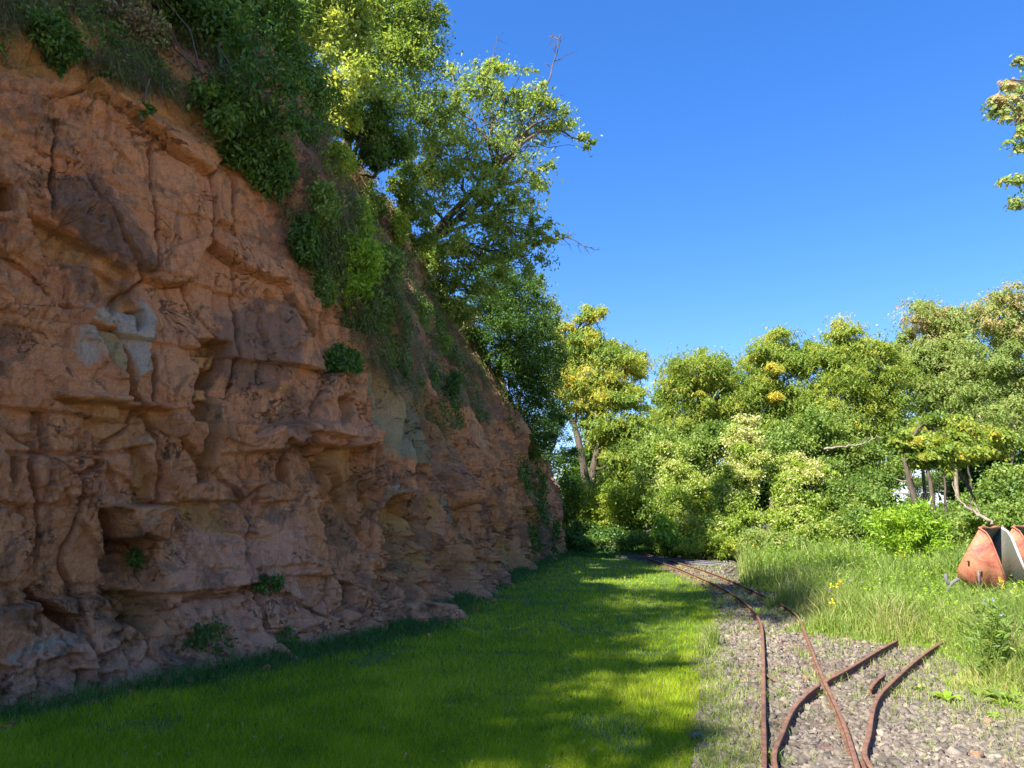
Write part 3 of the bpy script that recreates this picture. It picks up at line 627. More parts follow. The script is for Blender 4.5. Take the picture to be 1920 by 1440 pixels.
# crest shrubs beyond the left of the frame, whose shade reaches the lawn
for k_, (x, y, h, lab) in enumerate([(-8.6, 5.6, 2.0, 'leafy shrub on the cliff top just outside the top left corner'), (-10.0, 2.4, 2.4, 'tall shrub on the cliff top nearest the camera'),
                           (-11.8, -1.0, 2.6, 'spreading shrub on the cliff top behind the camera'), (-13.2, -4.5, 2.2, 'round shrub on the cliff top far behind the camera'),
                           (-7.4, 8.6, 1.8, 'low shrub on the cliff top behind the dark hanging tree')]):
    tree('crest_shrub', lab, 'shrub', (x, y, 10.3), None, 'mid', 7000, .09, .05, rad=.06, clus=18, gap=-.35,
         world_blobs=[(np.array([x + .5, y, 10.6 + h * .5]), np.array([1.3, 1.4, h * .5]), 0), (np.array([x - .4, y + 1.0, 10.6 + h * .7]), np.array([1.0, 1.1, h * .42]), 0),
                      (np.array([x + .2, y - 1.2, 10.6 + h * .4]), np.array([1.1, 1.0, h * .4]), 0)])

for lab, x, y, zt, rr, nn_ in [('tall plateau tree behind the camera whose shade falls on the near lawn', -10.9, -4.2, 16.0, 2.4, 24000), ('tall plateau tree left of the camera, second in the row', -10.2, -.6, 16.0, 2.1, 21000),
                     ('tall plateau tree left of the camera, third in the row', -8.3, 2.8, 15.6, 1.9, 15000), ('tallest plateau tree, whose shade crosses the track', -6.6, 3.6, 20.0, 1.7, 9000),
                     ('plateau tree furthest behind the camera', -11.4, -8.4, 16.0, 3.0, 22000), ('plateau tree left of the dark hanging tree', -7.6, 6.4, 14.6, 1.5, 8000)]:
    tree('plateau_tree', lab, 'tree', (x - .8, y, 10.3), None, 'mid', nn_, .16, .09, rad=.14, clus=44, sig=.22, gap=-.6, group='trees on the cliff top outside the left of the frame',
         world_blobs=[(np.array([x, y, zt]), np.array([rr, rr, (zt - 10.4) * .42]), 0), (np.array([x - .5, y + rr * .8, zt - 1.6]), np.array([rr * .8, rr * .8, 1.8]), 0), (np.array([x + .3, y - rr * .8, zt - 1.9]), np.array([rr * .8, rr * .7, 1.7]), 0)])

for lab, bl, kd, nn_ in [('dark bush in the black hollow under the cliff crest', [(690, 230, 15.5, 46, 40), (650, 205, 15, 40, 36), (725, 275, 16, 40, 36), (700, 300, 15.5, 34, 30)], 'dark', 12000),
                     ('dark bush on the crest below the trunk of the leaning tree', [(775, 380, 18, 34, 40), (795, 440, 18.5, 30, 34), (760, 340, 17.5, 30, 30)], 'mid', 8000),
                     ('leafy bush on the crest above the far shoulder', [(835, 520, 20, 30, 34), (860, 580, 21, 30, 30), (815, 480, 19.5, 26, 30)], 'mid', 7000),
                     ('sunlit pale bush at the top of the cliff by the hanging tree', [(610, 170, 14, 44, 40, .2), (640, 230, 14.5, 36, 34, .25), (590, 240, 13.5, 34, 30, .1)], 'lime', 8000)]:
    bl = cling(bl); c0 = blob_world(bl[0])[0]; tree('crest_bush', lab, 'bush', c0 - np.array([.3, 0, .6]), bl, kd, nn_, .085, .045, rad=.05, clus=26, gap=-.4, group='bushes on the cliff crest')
# dead branches sticking out of the oak
def dead_branch(label, pts, r0, ntw, tw, m=TWIG, name='dead_branch', bend=.35):
    P = np.array([at(*p) for p in pts]); mb = MB(); n = 22; t = np.linspace(0, 1, n); seg_ = np.linspace(0, 1, len(P))
    pl = np.stack([np.interp(t, seg_, P[:, i]) for i in range(3)], 1) + rng.normal(size=(n, 3)) * r0 * .5
    mb.tube(pl, np.linspace(r0, r0 * .18, n), 5)
    for i in range(ntw):
        j = rng.integers(5, n - 1); d = unit(pl[min(j + 1, n - 1)] - pl[j - 1] + rng.normal(size=3) * np.array([.35, .2, .3])); L_ = tw * rng.uniform(.4, 1.1) * (1.1 - j / n * .6)
        q = wander(pl[j], pl[j] + d * L_, 6, bend); mb.tube(q, np.linspace(r0 * .28, r0 * .07, 6), 4, cap=False)
        for _ in range(3):
            k2 = rng.integers(1, 5); d2 = unit(d + rng.normal(size=3) * .6); mb.tube(wander(q[k2], q[k2] + d2 * L_ * .4, 4, bend), [r0 * .14, r0 * .1, r0 * .07, r0 * .04], 3, cap=False)
    o = mb.build(name, m, smooth=True, origin=P[0]); o.location = tuple(P[0]); tag(o, label, 'branch'); return o
dead_branch('long bare branch rising out of the bright leaning tree into the sky', [(905, 400, 20), (960, 300, 20.3), (1010, 200, 20.8), (1035, 130, 21), (1053, 62, 21)], .06, 20, 1.2)
dead_branch('bare twiggy branch reaching right from the lower part of the leaning tree', [(870, 390, 19.5), (960, 440, 20), (1020, 455, 20.5), (1060, 445, 20.5), (1115, 468, 20.6)], .035, 15, .8)
dead_branch('short bare twig standing up at the left top of the leaning tree', [(900, 180, 20), (920, 120, 20.2), (932, 68, 20.3)], .022, 8, .6)
dead_branch('thin bare twig hanging below the leaning tree', [(975, 480, 20), (978, 520, 20.2), (985, 555, 20.3)], .015, 6, .4)

# trees of the wood, front row from left to right
def b(*a): return a
GW = 'trees of the wood beyond the clearing'
tk = [np.array([at(1112, 1010, 35), at(1108, 950, 35), at(1112, 880, 35), at(1125, 820, 35), at(1128, 760, 35), at(1140, 700, 35)]),
      np.array([at(1108, 1000, 35), at(1102, 930, 35), at(1092, 860, 35), at(1078, 800, 35), at(1060, 760, 35.5), at(1050, 700, 36)])]
tree('robinia_tree', 'twin-stemmed yellow-green tree with golden leaves beside the end of the cliff', 'tree', gnd(1112, 1022),
     [(1085, 720, 35, 42, 34, .2), (1120, 735, 35.2, 45, 34, .18), (1080, 660, 36, 42, 34, .05), (1110, 640, 36, 36, 30, .12), (1150, 670, 36, 48, 34), (1188, 690, 36, 28, 24, .1), (1150, 730, 36, 40, 30), (1180, 745, 35, 40, 22, .02),
      (1095, 600, 36, 22, 22, .15), (1140, 800, 35, 45, 30), (1180, 800, 35, 40, 28, .05), (1170, 870, 34.5, 42, 32, .05), (1080, 770, 35, 26, 18, .08), (1060, 620, 36, 20, 26, .2), (1140, 925, 34.5, 38, 28), (1112, 590, 36, 20, 16, .2)],
     'robinia', 38000, .22, .10, 'frond', nsh=14, flat=.9, trunks=tk, forks=2, rad=.24, clus=15, sig=.27, gap=-.12)
fronts = []
front = [
 ('rounded robinia with a domed green crown left of the vine mounds', (1285, 1010, 41), 'robinia', [(1310, 690, 41, 55, 34), (1355, 700, 41, 34, 34), (1285, 730, 41, 45, 34), (1340, 750, 41, 50, 34), (1260, 790, 41, 42, 36), (1310, 810, 41, 50, 36), (1245, 745, 41, 20, 20), (1380, 770, 41, 38, 40)], 0),
 ('green robinia with two golden patches above the vine mound', (1440, 1000, 41), 'robinia', [(1455, 640, 41, 36, 26, .12), (1435, 680, 41, 44, 30, .06), (1490, 680, 41, 42, 32), (1445, 690, 40, 20, 12, .28), (1443, 742, 40, 16, 12, .32), (1420, 740, 41, 45, 40), (1480, 750, 41, 50, 40), (1450, 820, 41, 60, 40), (1522, 660, 41, 16, 20)], 0),
 ('tall feathery robinia with a pointed top in the middle of the wood', (1590, 1000, 40), 'robinia', [(1585, 622, 40, 36, 24, .14), (1570, 660, 40, 44, 30), (1620, 660, 40, 50, 30, .05), (1600, 710, 40, 62, 34), (1660, 710, 40, 44, 30), (1560, 740, 40, 46, 36), (1640, 760, 40, 54, 30), (1560, 800, 40, 50, 36), (1625, 820, 40, 50, 36), (1686, 690, 40, 18, 20)], 0),
 ('thin-topped tree with rusty leaf tips right of the pointed robinia', (1745, 1000, 42), 'reddish', [(1735, 600, 42, 42, 30, .25), (1780, 610, 42, 44, 34, .18), (1760, 660, 42, 54, 36, .1), (1720, 680, 42, 40, 40), (1790, 700, 41, 46, 40), (1740, 740, 42, 46, 36), (1700, 640, 42, 20, 24, .2)], .1),
 ('tallest tree of the wood with pinkish brown tips at the right edge', (1880, 1000, 39), 'reddish', [(1890, 560, 39, 44, 28, .3), (1850, 600, 39, 44, 34, .18), (1905, 620, 39, 44, 40, .1), (1855, 670, 39, 50, 40), (1910, 700, 39, 44, 44), (1840, 740, 39, 44, 34), (1900, 790, 38, 52, 40), (1960, 600, 39, 60, 60, .1), (1960, 740, 39, 60, 70)], .1),
]
for lab, bp, kd, bl, dz in front:
    base = at(*bp); base[2] = 0
    fr_ = tree('robinia_tree', lab, 'tree', base, bl, kd, 36000, .24, .105, 'frond', rad=.13, clus=26, sig=.28, gap=-.10, nsh=16, flat=.8, group=GW); fronts.append(fr_)
tree('robinia_tree', 'arching robinia with a pale leafy crown over the dark hollow in the wood', 'tree', gnd(1755, 1035) * np.array([.86, .86, 0]),
     [(1720, 840, 29, 40, 24, 0), (1760, 850, 29, 42, 26, 0), (1800, 840, 29.5, 44, 26), (1700, 820, 29, 22, 18, .1), (1850, 830, 30, 44, 30), (1770, 800, 30, 50, 28)],
     'robinia', 13000, .18, .12, 'frond', rad=.15, clus=20, gap=-.2, group=GW,
     trunks=[np.array([at(1722, 985, 29), at(1716, 940, 29), at(1704, 900, 29), at(1696, 862, 29), at(1706, 830, 29)])])
tree('robinia_tree', 'near robinia whose feathery boughs enter the frame high at the right edge', 'tree', (17.5, 21.5, 0),
     [(1900, 150, 20, 22, 14, .3), (1915, 110, 20, 14, 12, .3), (1880, 185, 20, 24, 18, .2), (1900, 215, 20, 28, 18, .15), (1870, 205, 20, 22, 12, .05), (1910, 245, 20, 20, 12), (1900, 270, 20, 16, 10), (1905, 328, 20, 26, 9, .1), (1915, 372, 20, 16, 10), (1980, 200, 21, 60, 90), (2000, 340, 21, 60, 60), (2040, 120, 21, 80, 70), (2100, 250, 22, 90, 90), (2120, 400, 22, 80, 70), (2160, 130, 22, 90, 80), (2040, 480, 21.5, 70, 50), (2200, 300, 23, 90, 100)],
     'reddish', 19000, .19, .10, 'frond', rad=.2, clus=16, sig=.25, gap=-.4)
def copy_tree(src, loc, rz, lab, sc=1.0):
    c = src.copy(); C.objects.link(c); c.location = loc; c.rotation_euler = (0, 0, rz); c.scale = (sc,) * 3; c['label'] = lab; c['group'] = 'trees outside the right of the frame'
    for ch in list(src.children):
        d = ch.copy(); C.objects.link(d); d.parent = c
for k_, (x, y, rz, sc) in enumerate([(33.5, 36, 1.0, 1.0), (37, 30, 2.4, .95), (34, 24, 4.0, .9), (40, 20, .4, 1.0), (31, 17, 3.1, .8), (38, 12, 5.1, .95), (44, 27, 1.9, 1.05)]):
    copy_tree(fronts[[1, 2, 0, 2, 0, 1, 4][k_]], (x, y, 0), rz, ['first robinia beyond the right edge of the frame', 'second robinia beyond the right edge of the frame', 'third robinia beyond the right edge of the frame', 'fourth robinia beyond the right edge of the frame',
              'small robinia standing nearest beyond the right edge', 'robinia furthest round to the right beyond the frame', 'tall rusty-tipped tree far beyond the right edge'][k_], sc)
# second row, seen through the gaps
k2 = 0
for lab, px, kd, ys in [('green tree behind the twin-stemmed yellow tree', 1130, 'mid', [(860, 60), (930, 60)]), ('dark tree filling the gap left of the domed robinia', 1210, 'mid', [(800, 34), (850, 50), (930, 60)]),
                    ('shaded tree behind the domed robinia', 1330, 'robinia', [(800, 50), (880, 70)]), ('shaded tree behind the golden-patched robinia', 1500, 'robinia', [(780, 60), (860, 70), (940, 60)]),
                    ('shaded tree behind the pointed robinia', 1640, 'mid', [(790, 55), (860, 60)]), ('green tree deep in the wood behind the rusty-tipped tree', 1800, 'mid', [(720, 60), (800, 70)]),
                    ('green tree deep in the wood at the right edge', 1890, 'mid', [(760, 60), (860, 70), (940, 60)])]:
    Y = 47 + (k2 % 3) * 3; k2 += 1; bs = at(px, 990, Y); bs[2] = 0
    tree('woodland_tree', lab, 'tree', bs, [(px + (-1) ** i * 14, y, Y, r * .9) for i, (y, r) in enumerate(ys)] + [(px + 30, ys[0][0] + 20, Y, ys[0][1] * .8), (px - 34, ys[-1][0], Y, ys[-1][1] * .8)],
         kd, 14000, .30, .15, rad=.2, clus=22, sig=.26, gap=-.3, group=GW)
# bare stems inside the wood (right), lit from the left
for lab, p, r in [('pale slanting trunk left of the sky gap in the wood', [(1728, 985, 30.5), (1718, 940, 30.5), (1706, 895, 30.5), (1698, 858, 30.5)], .13),
                  ('dark upright trunk right of the sky gap', [(1752, 985, 33), (1748, 930, 33), (1736, 860, 33), (1728, 790, 33)], .10),
                  ('slim pale trunk running up through the rusty-tipped tree', [(1800, 985, 41.2), (1792, 900, 41.2), (1785, 820, 41.2), (1780, 760, 41.2), (1778, 690, 41.2)], .11),
                  ('thin trunk leaning left at the right of the hollow', [(1860, 985, 31), (1832, 940, 31), (1800, 890, 31), (1785, 840, 31)], .08),
                  ('thin dark trunk between the two slanting trunks', [(1775, 985, 34), (1770, 920, 34), (1772, 850, 34)], .06),
                  ('slim dark stem at the right end of the hollow', [(1815, 985, 34), (1822, 920, 34), (1812, 850, 34)], .06)]:
    P = np.array([at(*q) for q in p]); P[0][2] = -.1; n = 14; t = np.linspace(0, 1, n); sg_ = np.linspace(0, 1, len(P))
    pl = np.stack([np.interp(t, sg_, P[:, i]) for i in range(3)], 1) + rng.normal(size=(n, 3)) * .03
    mb = MB().tube(pl, np.linspace(r * 1.15, r * .55, n), 7)
    for _ in range(5):
        j = rng.integers(5, n); mb.tube(wander(pl[j], pl[j] + rng.normal(size=3) * np.array([.7, .5, .5]) + np.array([0, 0, .5]), 5, .4), np.linspace(r * .3, r * .08, 5), 4)
    o = mb.build('bare_trunk', PALEBARK if r > .105 else BARK, smooth=True, origin=pl[0]); o.location = tuple(pl[0]); tag(o, lab, 'tree', 'bare stems in the hollow of the wood')
dead_branch('bleached dead branch lying across the shrubs left of the hollow', [(1545, 842, 33), (1600, 836, 33), (1625, 830, 33), (1650, 816, 33)], .06, 5, .7, PALEBARK)
dead_branch('bleached forked dead branch leaning on the first tipper tub', [(1862, 984, 15.6), (1840, 968, 15.8), (1815, 952, 16.2), (1795, 932, 16.8), (1785, 905, 17.4)], .04, 5, .6, PALEBARK)
dead_branch('pale dead bough hanging in the trees at the right edge', [(1835, 780, 33), (1850, 808, 33), (1875, 815, 33), (1885, 835, 33)], .05, 4, .8, PALEBARK)

# undergrowth, each shrub its own
sh = [
 ('sunlit leafy bush in front of the twin-stemmed yellow tree', (1060, 1010, 33.5), 'lime', [(1075, 930, 33.5, 30, 34), (1062, 975, 33.5, 26, 26), (1095, 965, 33.5, 26, 26)], 9000, .10),
 ('dark bush at the foot of the twin-stemmed yellow tree', (1100, 1030, 32), 'dark', [(1085, 1000, 32, 30, 20), (1140, 1000, 32, 34, 22), (1060, 1010, 31, 24, 16), (1180, 1005, 33, 32, 20)], 9000, .10),
 ('yellow-green bush right of the twin-stemmed yellow tree', (1165, 1010, 33), 'lime', [(1165, 935, 33, 44, 36), (1185, 975, 33, 36, 26), (1150, 980, 33, 36, 22)], 12000, .10),
 ('tall bush between the yellow tree and the vine mounds', (1225, 1010, 32), 'mid', [(1215, 890, 33, 34, 44), (1235, 850, 33, 32, 40, .1), (1200, 840, 34, 30, 36, .1), (1228, 960, 32, 30, 36)], 15000, .10),
 ('vine mound with cream flowers left of the others', (1275, 1030, 29), 'clematis', [(1275, 900, 30, 36, 40, .12), (1262, 960, 29, 32, 40), (1295, 990, 28.5, 34, 32), (1255, 850, 30.5, 28, 26, .05), (1310, 930, 29.5, 34, 40, .05)], 26000, .085),
 ('tall column of flowering vine, the highest of the vine mounds', (1390, 1035, 28), 'clematis', [(1402, 790, 29, 22, 18, .25), (1392, 822, 28.7, 32, 26, .2), (1400, 858, 28.3, 32, 28, .12), (1385, 895, 28, 34, 30, .08), (1372, 932, 27.6, 36, 30, .04), (1390, 965, 27.4, 34, 28), (1362, 1000, 27, 40, 28)], 42000, .085),
 ('broad vine mound with cream flowers right of the tall column', (1490, 1030, 28), 'clematis', [(1488, 872, 29, 26, 18, .15), (1520, 892, 28.5, 36, 22, .2), (1480, 915, 28, 30, 26, .05), (1500, 950, 27.6, 40, 28), (1545, 940, 28.5, 30, 28, .12), (1465, 985, 27, 28, 26), (1515, 1000, 26.6, 40, 26), (1552, 985, 27.5, 30, 28, .02)], 42000, .085),
 ('grey-green bush behind the bright lime bush', (1600, 1030, 27), 'mid', [(1590, 930, 28, 44, 38), (1560, 890, 29, 36, 32), (1630, 950, 27, 40, 34), (1600, 985, 26, 44, 28), (1650, 990, 26, 36, 24), (1640, 900, 29, 30, 24)], 30000, .085),
 ('green bush filling the wood edge above the vine mounds', (1330, 1000, 34), 'mid', [(1300, 850, 34, 50, 36), (1350, 830, 34, 46, 34), (1230, 830, 35, 40, 30, .1), (1440, 860, 34, 50, 34)], 20000, .11),
 ('dark green bush under the arching robinia', (1790, 1030, 27), 'mid', [(1770, 985, 27, 40, 22), (1820, 975, 27, 40, 24), (1740, 1000, 26, 36, 18), (1700, 960, 30, 30, 26)], 14000, .09),
 ('leafy bush behind the tipper tubs', (1890, 1030, 24), 'mid', [(1870, 930, 25, 44, 32), (1910, 900, 25, 46, 36, .1), (1850, 970, 24, 40, 26, .1), (1900, 965, 24, 44, 28, .15), (1960, 930, 25, 60, 50)], 24000, .09),
 ('mass of shrub behind the pointed robinia trunks', (1650, 990, 36), 'mid', [(1650, 880, 37, 46, 34), (1580, 850, 37, 56, 34), (1540, 800, 37, 50, 34), (1490, 830, 37, 50, 34)], 22000, .12),
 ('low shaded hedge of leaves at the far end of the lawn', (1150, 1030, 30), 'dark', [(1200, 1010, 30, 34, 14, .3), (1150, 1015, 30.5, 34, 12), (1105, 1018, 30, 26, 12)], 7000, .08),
 ('sunlit scrub at the foot of the left vine mound beside the far track', (1330, 1040, 26), 'lime', [(1300, 1025, 26.5, 30, 16), (1345, 1022, 26, 30, 20), (1390, 1025, 25.5, 30, 18), (1260, 1025, 27.5, 22, 16)], 14000, .075),
 ('brown-tinged scrub in front of the tall vine column', (1420, 1040, 24), 'reddish', [(1425, 1015, 25, 34, 20), (1470, 1025, 24, 34, 18)], 9000, .075),
]
for lab, bp, kd, bl, n, l in sh:
    base = at(*bp); base[2] = 0
    cat = 'vine' if kd == 'clematis' else 'bush'
    tree('vine_mound' if kd == 'clematis' else 'bush', lab, cat, base, bl, kd, n, l * 1.35, l * .78, rad=.06, clus=24, sig=.25, gap=-.33, up=.5, group='undergrowth along the edge of the wood')
for lab, px, y, Y in [('loose leafy tree far behind the hollow, seen through its gap', 1752, 915, 58), ('loose leafy tree far behind the right part of the hollow', 1800, 900, 60), ('low bush closing the foot of the hollow in the wood', 1750, 985, 38), ('low dark bush right of the foot of the hollow', 1800, 960, 40)]:
    bs = at(px, 990, Y); bs[2] = 0; tree('bush', lab, 'bush', bs, [(px - 30, y, Y, 40, 22), (px + 30, y - 8, Y, 40, 26)], 'mid', 9000, .16, .09, rad=.06, clus=24, gap=-.4, group='undergrowth along the edge of the wood')
# hidden-depth woodland: dark interior shrubs further back
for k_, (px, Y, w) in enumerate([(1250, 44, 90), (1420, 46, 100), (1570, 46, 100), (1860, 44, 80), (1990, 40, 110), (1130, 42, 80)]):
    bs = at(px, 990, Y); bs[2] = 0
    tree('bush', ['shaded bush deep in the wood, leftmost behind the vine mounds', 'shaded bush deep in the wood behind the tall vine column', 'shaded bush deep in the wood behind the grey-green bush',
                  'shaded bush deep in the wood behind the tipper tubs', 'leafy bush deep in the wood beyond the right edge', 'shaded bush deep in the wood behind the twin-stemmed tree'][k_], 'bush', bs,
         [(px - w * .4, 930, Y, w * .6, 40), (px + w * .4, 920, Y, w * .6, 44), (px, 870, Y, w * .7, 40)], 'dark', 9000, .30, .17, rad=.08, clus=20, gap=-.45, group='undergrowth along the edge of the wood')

def bush_world(name, label, cat, base, c, r, kind, n, L_, W_, group=None, up=.4, droop=.2, gap=-.5):
    return tree(name, label, cat, base, None, kind, n, L_, W_, rad=.03, clus=70, sig=.16, gap=gap, up=up, droop=droop, world_blobs=[(np.array(c), np.array(r), 0)], group=group)
bb = at(1700, 1000, 19); bush_world('bright_bush', 'round bright lime-green bush standing in the meadow', 'bush', (bb[0], bb[1], 0), (bb[0], bb[1], 1.08), (.86, .8, .80), 'bright', 9000, .15, .045, droop=-.1)
bb = at(1250, 1000, 27); tree('sapling', 'small bright green sapling at the bend of the far track', 'tree', (bb[0], bb[1], 0), [(1250, 1000, 27, 20, 14), (1245, 975, 27, 14, 12), (1262, 1012, 27, 14, 8)], 'bright', 700, .2, .12, 'frond', rad=.03, clus=8, gap=-.6)

# shrubs rooted on the face and ledge of the cliff
GC = 'shrubs growing on the cliff ledge'
for lab, px, py, r, kd, n, l in [
 ('leafy green shrub just left of the top of the bright shrub', 590, 390, (48, 50), 'mid', 4200, .07),
 ('light green shrub above the bright shrub, under the gully', 660, 420, (45, 40), 'bright', 3600, .07),
 ('green shrub right of the bright shrub', 715, 500, (42, 46), 'mid', 3800, .07),
 ('low green shrub below the left of the bright shrub', 590, 540, (44, 40), 'mid', 3600, .065),
 ('spreading olive shrub over the grey-green rock streak', 700, 660, (50, 34), 'mid', 3600, .065),
 ('green shrub midway up the slope left of the far crest', 770, 590, (44, 36), 'mid', 3400, .07),
 ('small lime shrub on the slope under the oak', 740, 430, (34, 34), 'lime', 2400, .075),
 ('dark trailing shrub on the edge under the hanging tree', 470, 290, (44, 40), 'dark', 3600, .07),
 ('bright green shrub bulging from the middle of the cliff ledge', 640, 500, (75, 62), 'bright', 9000, .075),
 ('dark green shrub left of the bright one, on the ledge edge', 560, 450, (45, 50), 'dark', 4500, .07),
 ('lime shrub near the top of the red gully', 620, 310, (45, 40), 'lime', 4000, .075),
 ('dark hanging shrub under the top left tree', 500, 320, (60, 55), 'dark', 6500, .08),
 ('dark green hanging shrub on the rounded brown rock nose', 625, 690, (50, 36), 'dark', 5000, .07),
 ('olive shrub below the bright green shrub', 690, 590, (52, 45), 'mid', 4500, .065),
 ('small green shrub right of the olive shrub', 815, 645, (34, 22), 'mid', 2200, .07),
 ('small dark shrub under the sunlit oak', 790, 480, (36, 38), 'mid', 2600, .08),
 ('scraggy green shrub between the ledge and the gully', 740, 690, (26, 34), 'dark', 1800, .07),
 ('leafy shrub on the upper gully wall', 680, 390, (44, 40), 'mid', 3600, .075),
 ('thin shrub low on the far cliff face', 840, 720, (26, 24), 'dark', 1500, .07),
 ('dry brown shrub below the crest of the far shoulder', 850, 600, (40, 30), 'dry', 2200, .08),
 ('green scrub in the top left corner of the cliff', 90, 80, (70, 40), 'dark', 4000, .06),
 ('brown scrub above the red face near the top left', 240, 60, (80, 50), 'dry', 3500, .06),
 ('small leafy tuft on the bare red face near the top', 270, 205, (16, 14), 'dark', 300, .05)]:
    p, nrm = on_cliff(px, py); m = p[1] / F_PX * 1.02; c = p + nrm * r[0] * m * .35
    tree('cliff_shrub', lab, 'shrub', p, None, kd, n, l, l * .5, rad=.022, clus=30, sig=.24, gap=-.45, up=.5, droop=.5, group=GC,
         world_blobs=[(c, np.array([r[0] * m * .55, r[0] * m * .75, r[1] * m]), 0), (c + np.array([.05, .3 * r[0] * m, r[1] * m * .35]), np.array([r[0] * m * .5, r[0] * m * .6, r[1] * m * .6]), .05)])
for lab, px, py, r in [('small weed sprouting in the dark cave of the cliff', 248, 1045, 17), ('small green weed on the pale rock above the lawn', 475, 1098, 13), ('tiny tuft on the cliff beside the small weed', 508, 1095, 11),
                  ('low weed at the foot of the cliff with pale leaves', 360, 1205, 24), ('bushy moss-green plant at the foot of the cliff', 395, 1195, 26), ('grassy plant at the foot of the cliff by the long grass', 525, 1200, 22)]:
    p, nrm = on_cliff(px, py); m = p[1] / F_PX
    tree('cliff_weed', lab, 'plant', p, None, 'dark', 260, .05, .03, rad=.004, clus=14, sig=.3, gap=-.9, group='small weeds on the cliff',
         world_blobs=[(p + nrm * .1 + np.array([0, 0, .03]), np.array([r, r, r]) * m, 0)])

# ---------------------------------------------------------------- blades
def blades(P, H, Wd, lean, curve=.5, seg=2):
    """tapered blades as quad + tri (seg=2) or a single tri (seg=1)"""
    n = len(P); a = rng.uniform(0, 2 * math.pi, n); s = np.stack([np.cos(a), np.sin(a), np.zeros(n)], 1) * (Wd[:, None] * .5)
    b_ = rng.uniform(0, 2 * math.pi, n); ln = np.stack([np.cos(b_), np.sin(b_), np.zeros(n)], 1) * (H * lean * rng.uniform(.2, 1.3, n))[:, None]
    up = np.zeros((n, 3)); up[:, 2] = H
    if seg == 1:
        V = np.stack([P - s, P + s, P + up + ln], 1).reshape(-1, 3); return V, np.arange(3 * n), np.full(n, 3), 3
    m = P + up * .6 + ln * .35; t = P + up * (1 - curve * .25) + ln * 1.15
    V = np.stack([P - s, P + s, m + s * .75, m - s * .75, t], 1).reshape(-1, 3)
    i = np.arange(n)[:, None] * 5; l = np.concatenate([i + 0, i + 1, i + 2, i + 3, i + 3, i + 2, i + 4], 1).ravel(); tot = np.tile([4, 3], n)
    return V, l, tot, 5
def stuff(name, parts, m, label, cat):
    V, Ls, T, A, off = [], [], [], [], 0
    for (v, l, t, per), a in parts:
        V.append(v); Ls.append(l + off); T.append(t); A.append(np.repeat(a, per)); off += len(v)
    o = mesh_np(name, np.concatenate(V), np.concatenate(Ls), np.concatenate(T), m, attrs={'v': np.concatenate(A)})
    return tag(o, label, cat, kind='stuff')
def frust(n, y0, y1, pw=1.0, xl=-.80, xr=.80):
    """random ground points inside the view wedge, density falling with distance"""
    u = rng.uniform(0, 1, n); Y = 1 / (1 / y0 ** pw + u * (1 / y1 ** pw - 1 / y0 ** pw)) ** (1 / pw)
    X = rng.uniform(xl, xr, n) * Y; return X, Y
# lawn
X, Y = frust(760000, 3.4, 34); edge_n = vn(X * 2.2, Y * 2.2, seed=12) * .22 + vn(X * 9, Y * 9, seed=13) * .12
d = lawn_right(Y) - X + edge_n; fade = sstep(-.42, .25, d)
inside = (X > np.interp(Y, by[:np.argmax(by > 30.6)], bx[:np.argmax(by > 30.6)]) - .1) & (rng.uniform(0, 1, len(X)) < fade) & ((Y < 31) | (X > 1))
tuft = fbm(X * 2.0, Y * 2.0, o=3, seed=14); bare = fbm(X * 1.3 + 7, Y * 1.3, o=4, seed=18)
inside &= (bare < .38) | (rng.uniform(0, 1, len(X)) < .35)
X, Y, tuft, fade, bare = X[inside], Y[inside], tuft[inside], fade[inside], bare[inside]; n = len(X)
H = (.045 + .026 * tuft + .02 * (rng.uniform(0, 1, n) ** 3)) * (1 + .2 * rng.normal(size=n)); H = np.clip(H, .02, .16) * (1 + .10 * np.clip(Y - 8, 0, 12) / 12)
Wd = np.maximum(.0042, .00078 * Y) * rng.uniform(.7, 1.3, n)
av = np.clip(.40 + .30 * tuft + .22 * fbm(X * .5, Y * .5, o=2, seed=15) + rng.normal(size=n) * .17 + (1 - fade) * .25 + (rng.uniform(0, 1, n) < .05) * .5 * (Y < 12), 0, 1)
stuff('lawn_grass', [(blades(np.stack([X, Y, np.zeros(n) - .006], 1), H, Wd, .75, seg=1), av)], LEAF['lawn'], 'mown green lawn between the cliff and the track', 'grass')
# dark long grass at the foot of the cliff
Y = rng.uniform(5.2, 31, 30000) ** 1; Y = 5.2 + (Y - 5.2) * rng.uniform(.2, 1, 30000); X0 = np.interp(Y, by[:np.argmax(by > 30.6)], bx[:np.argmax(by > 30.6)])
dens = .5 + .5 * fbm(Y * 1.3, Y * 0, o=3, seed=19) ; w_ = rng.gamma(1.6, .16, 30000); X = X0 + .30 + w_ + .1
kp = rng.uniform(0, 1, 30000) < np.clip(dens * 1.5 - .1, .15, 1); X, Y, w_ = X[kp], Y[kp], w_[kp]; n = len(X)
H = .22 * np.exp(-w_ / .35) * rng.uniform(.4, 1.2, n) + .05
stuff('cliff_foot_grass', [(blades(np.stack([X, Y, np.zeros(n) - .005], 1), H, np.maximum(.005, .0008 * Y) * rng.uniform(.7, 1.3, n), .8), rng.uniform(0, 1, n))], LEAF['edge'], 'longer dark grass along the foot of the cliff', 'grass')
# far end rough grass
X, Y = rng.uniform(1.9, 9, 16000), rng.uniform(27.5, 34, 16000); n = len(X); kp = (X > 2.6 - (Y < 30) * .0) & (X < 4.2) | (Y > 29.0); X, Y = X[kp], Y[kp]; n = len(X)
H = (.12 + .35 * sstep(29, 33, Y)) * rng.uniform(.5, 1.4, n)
stuff('far_rough_grass', [(blades(np.stack([X, Y, np.zeros(n) - .005], 1), H, np.full(n, .03), .5), rng.uniform(0, .8, n))], LEAF['edge'], 'rough shaded grass at the far end of the lawn', 'grass')
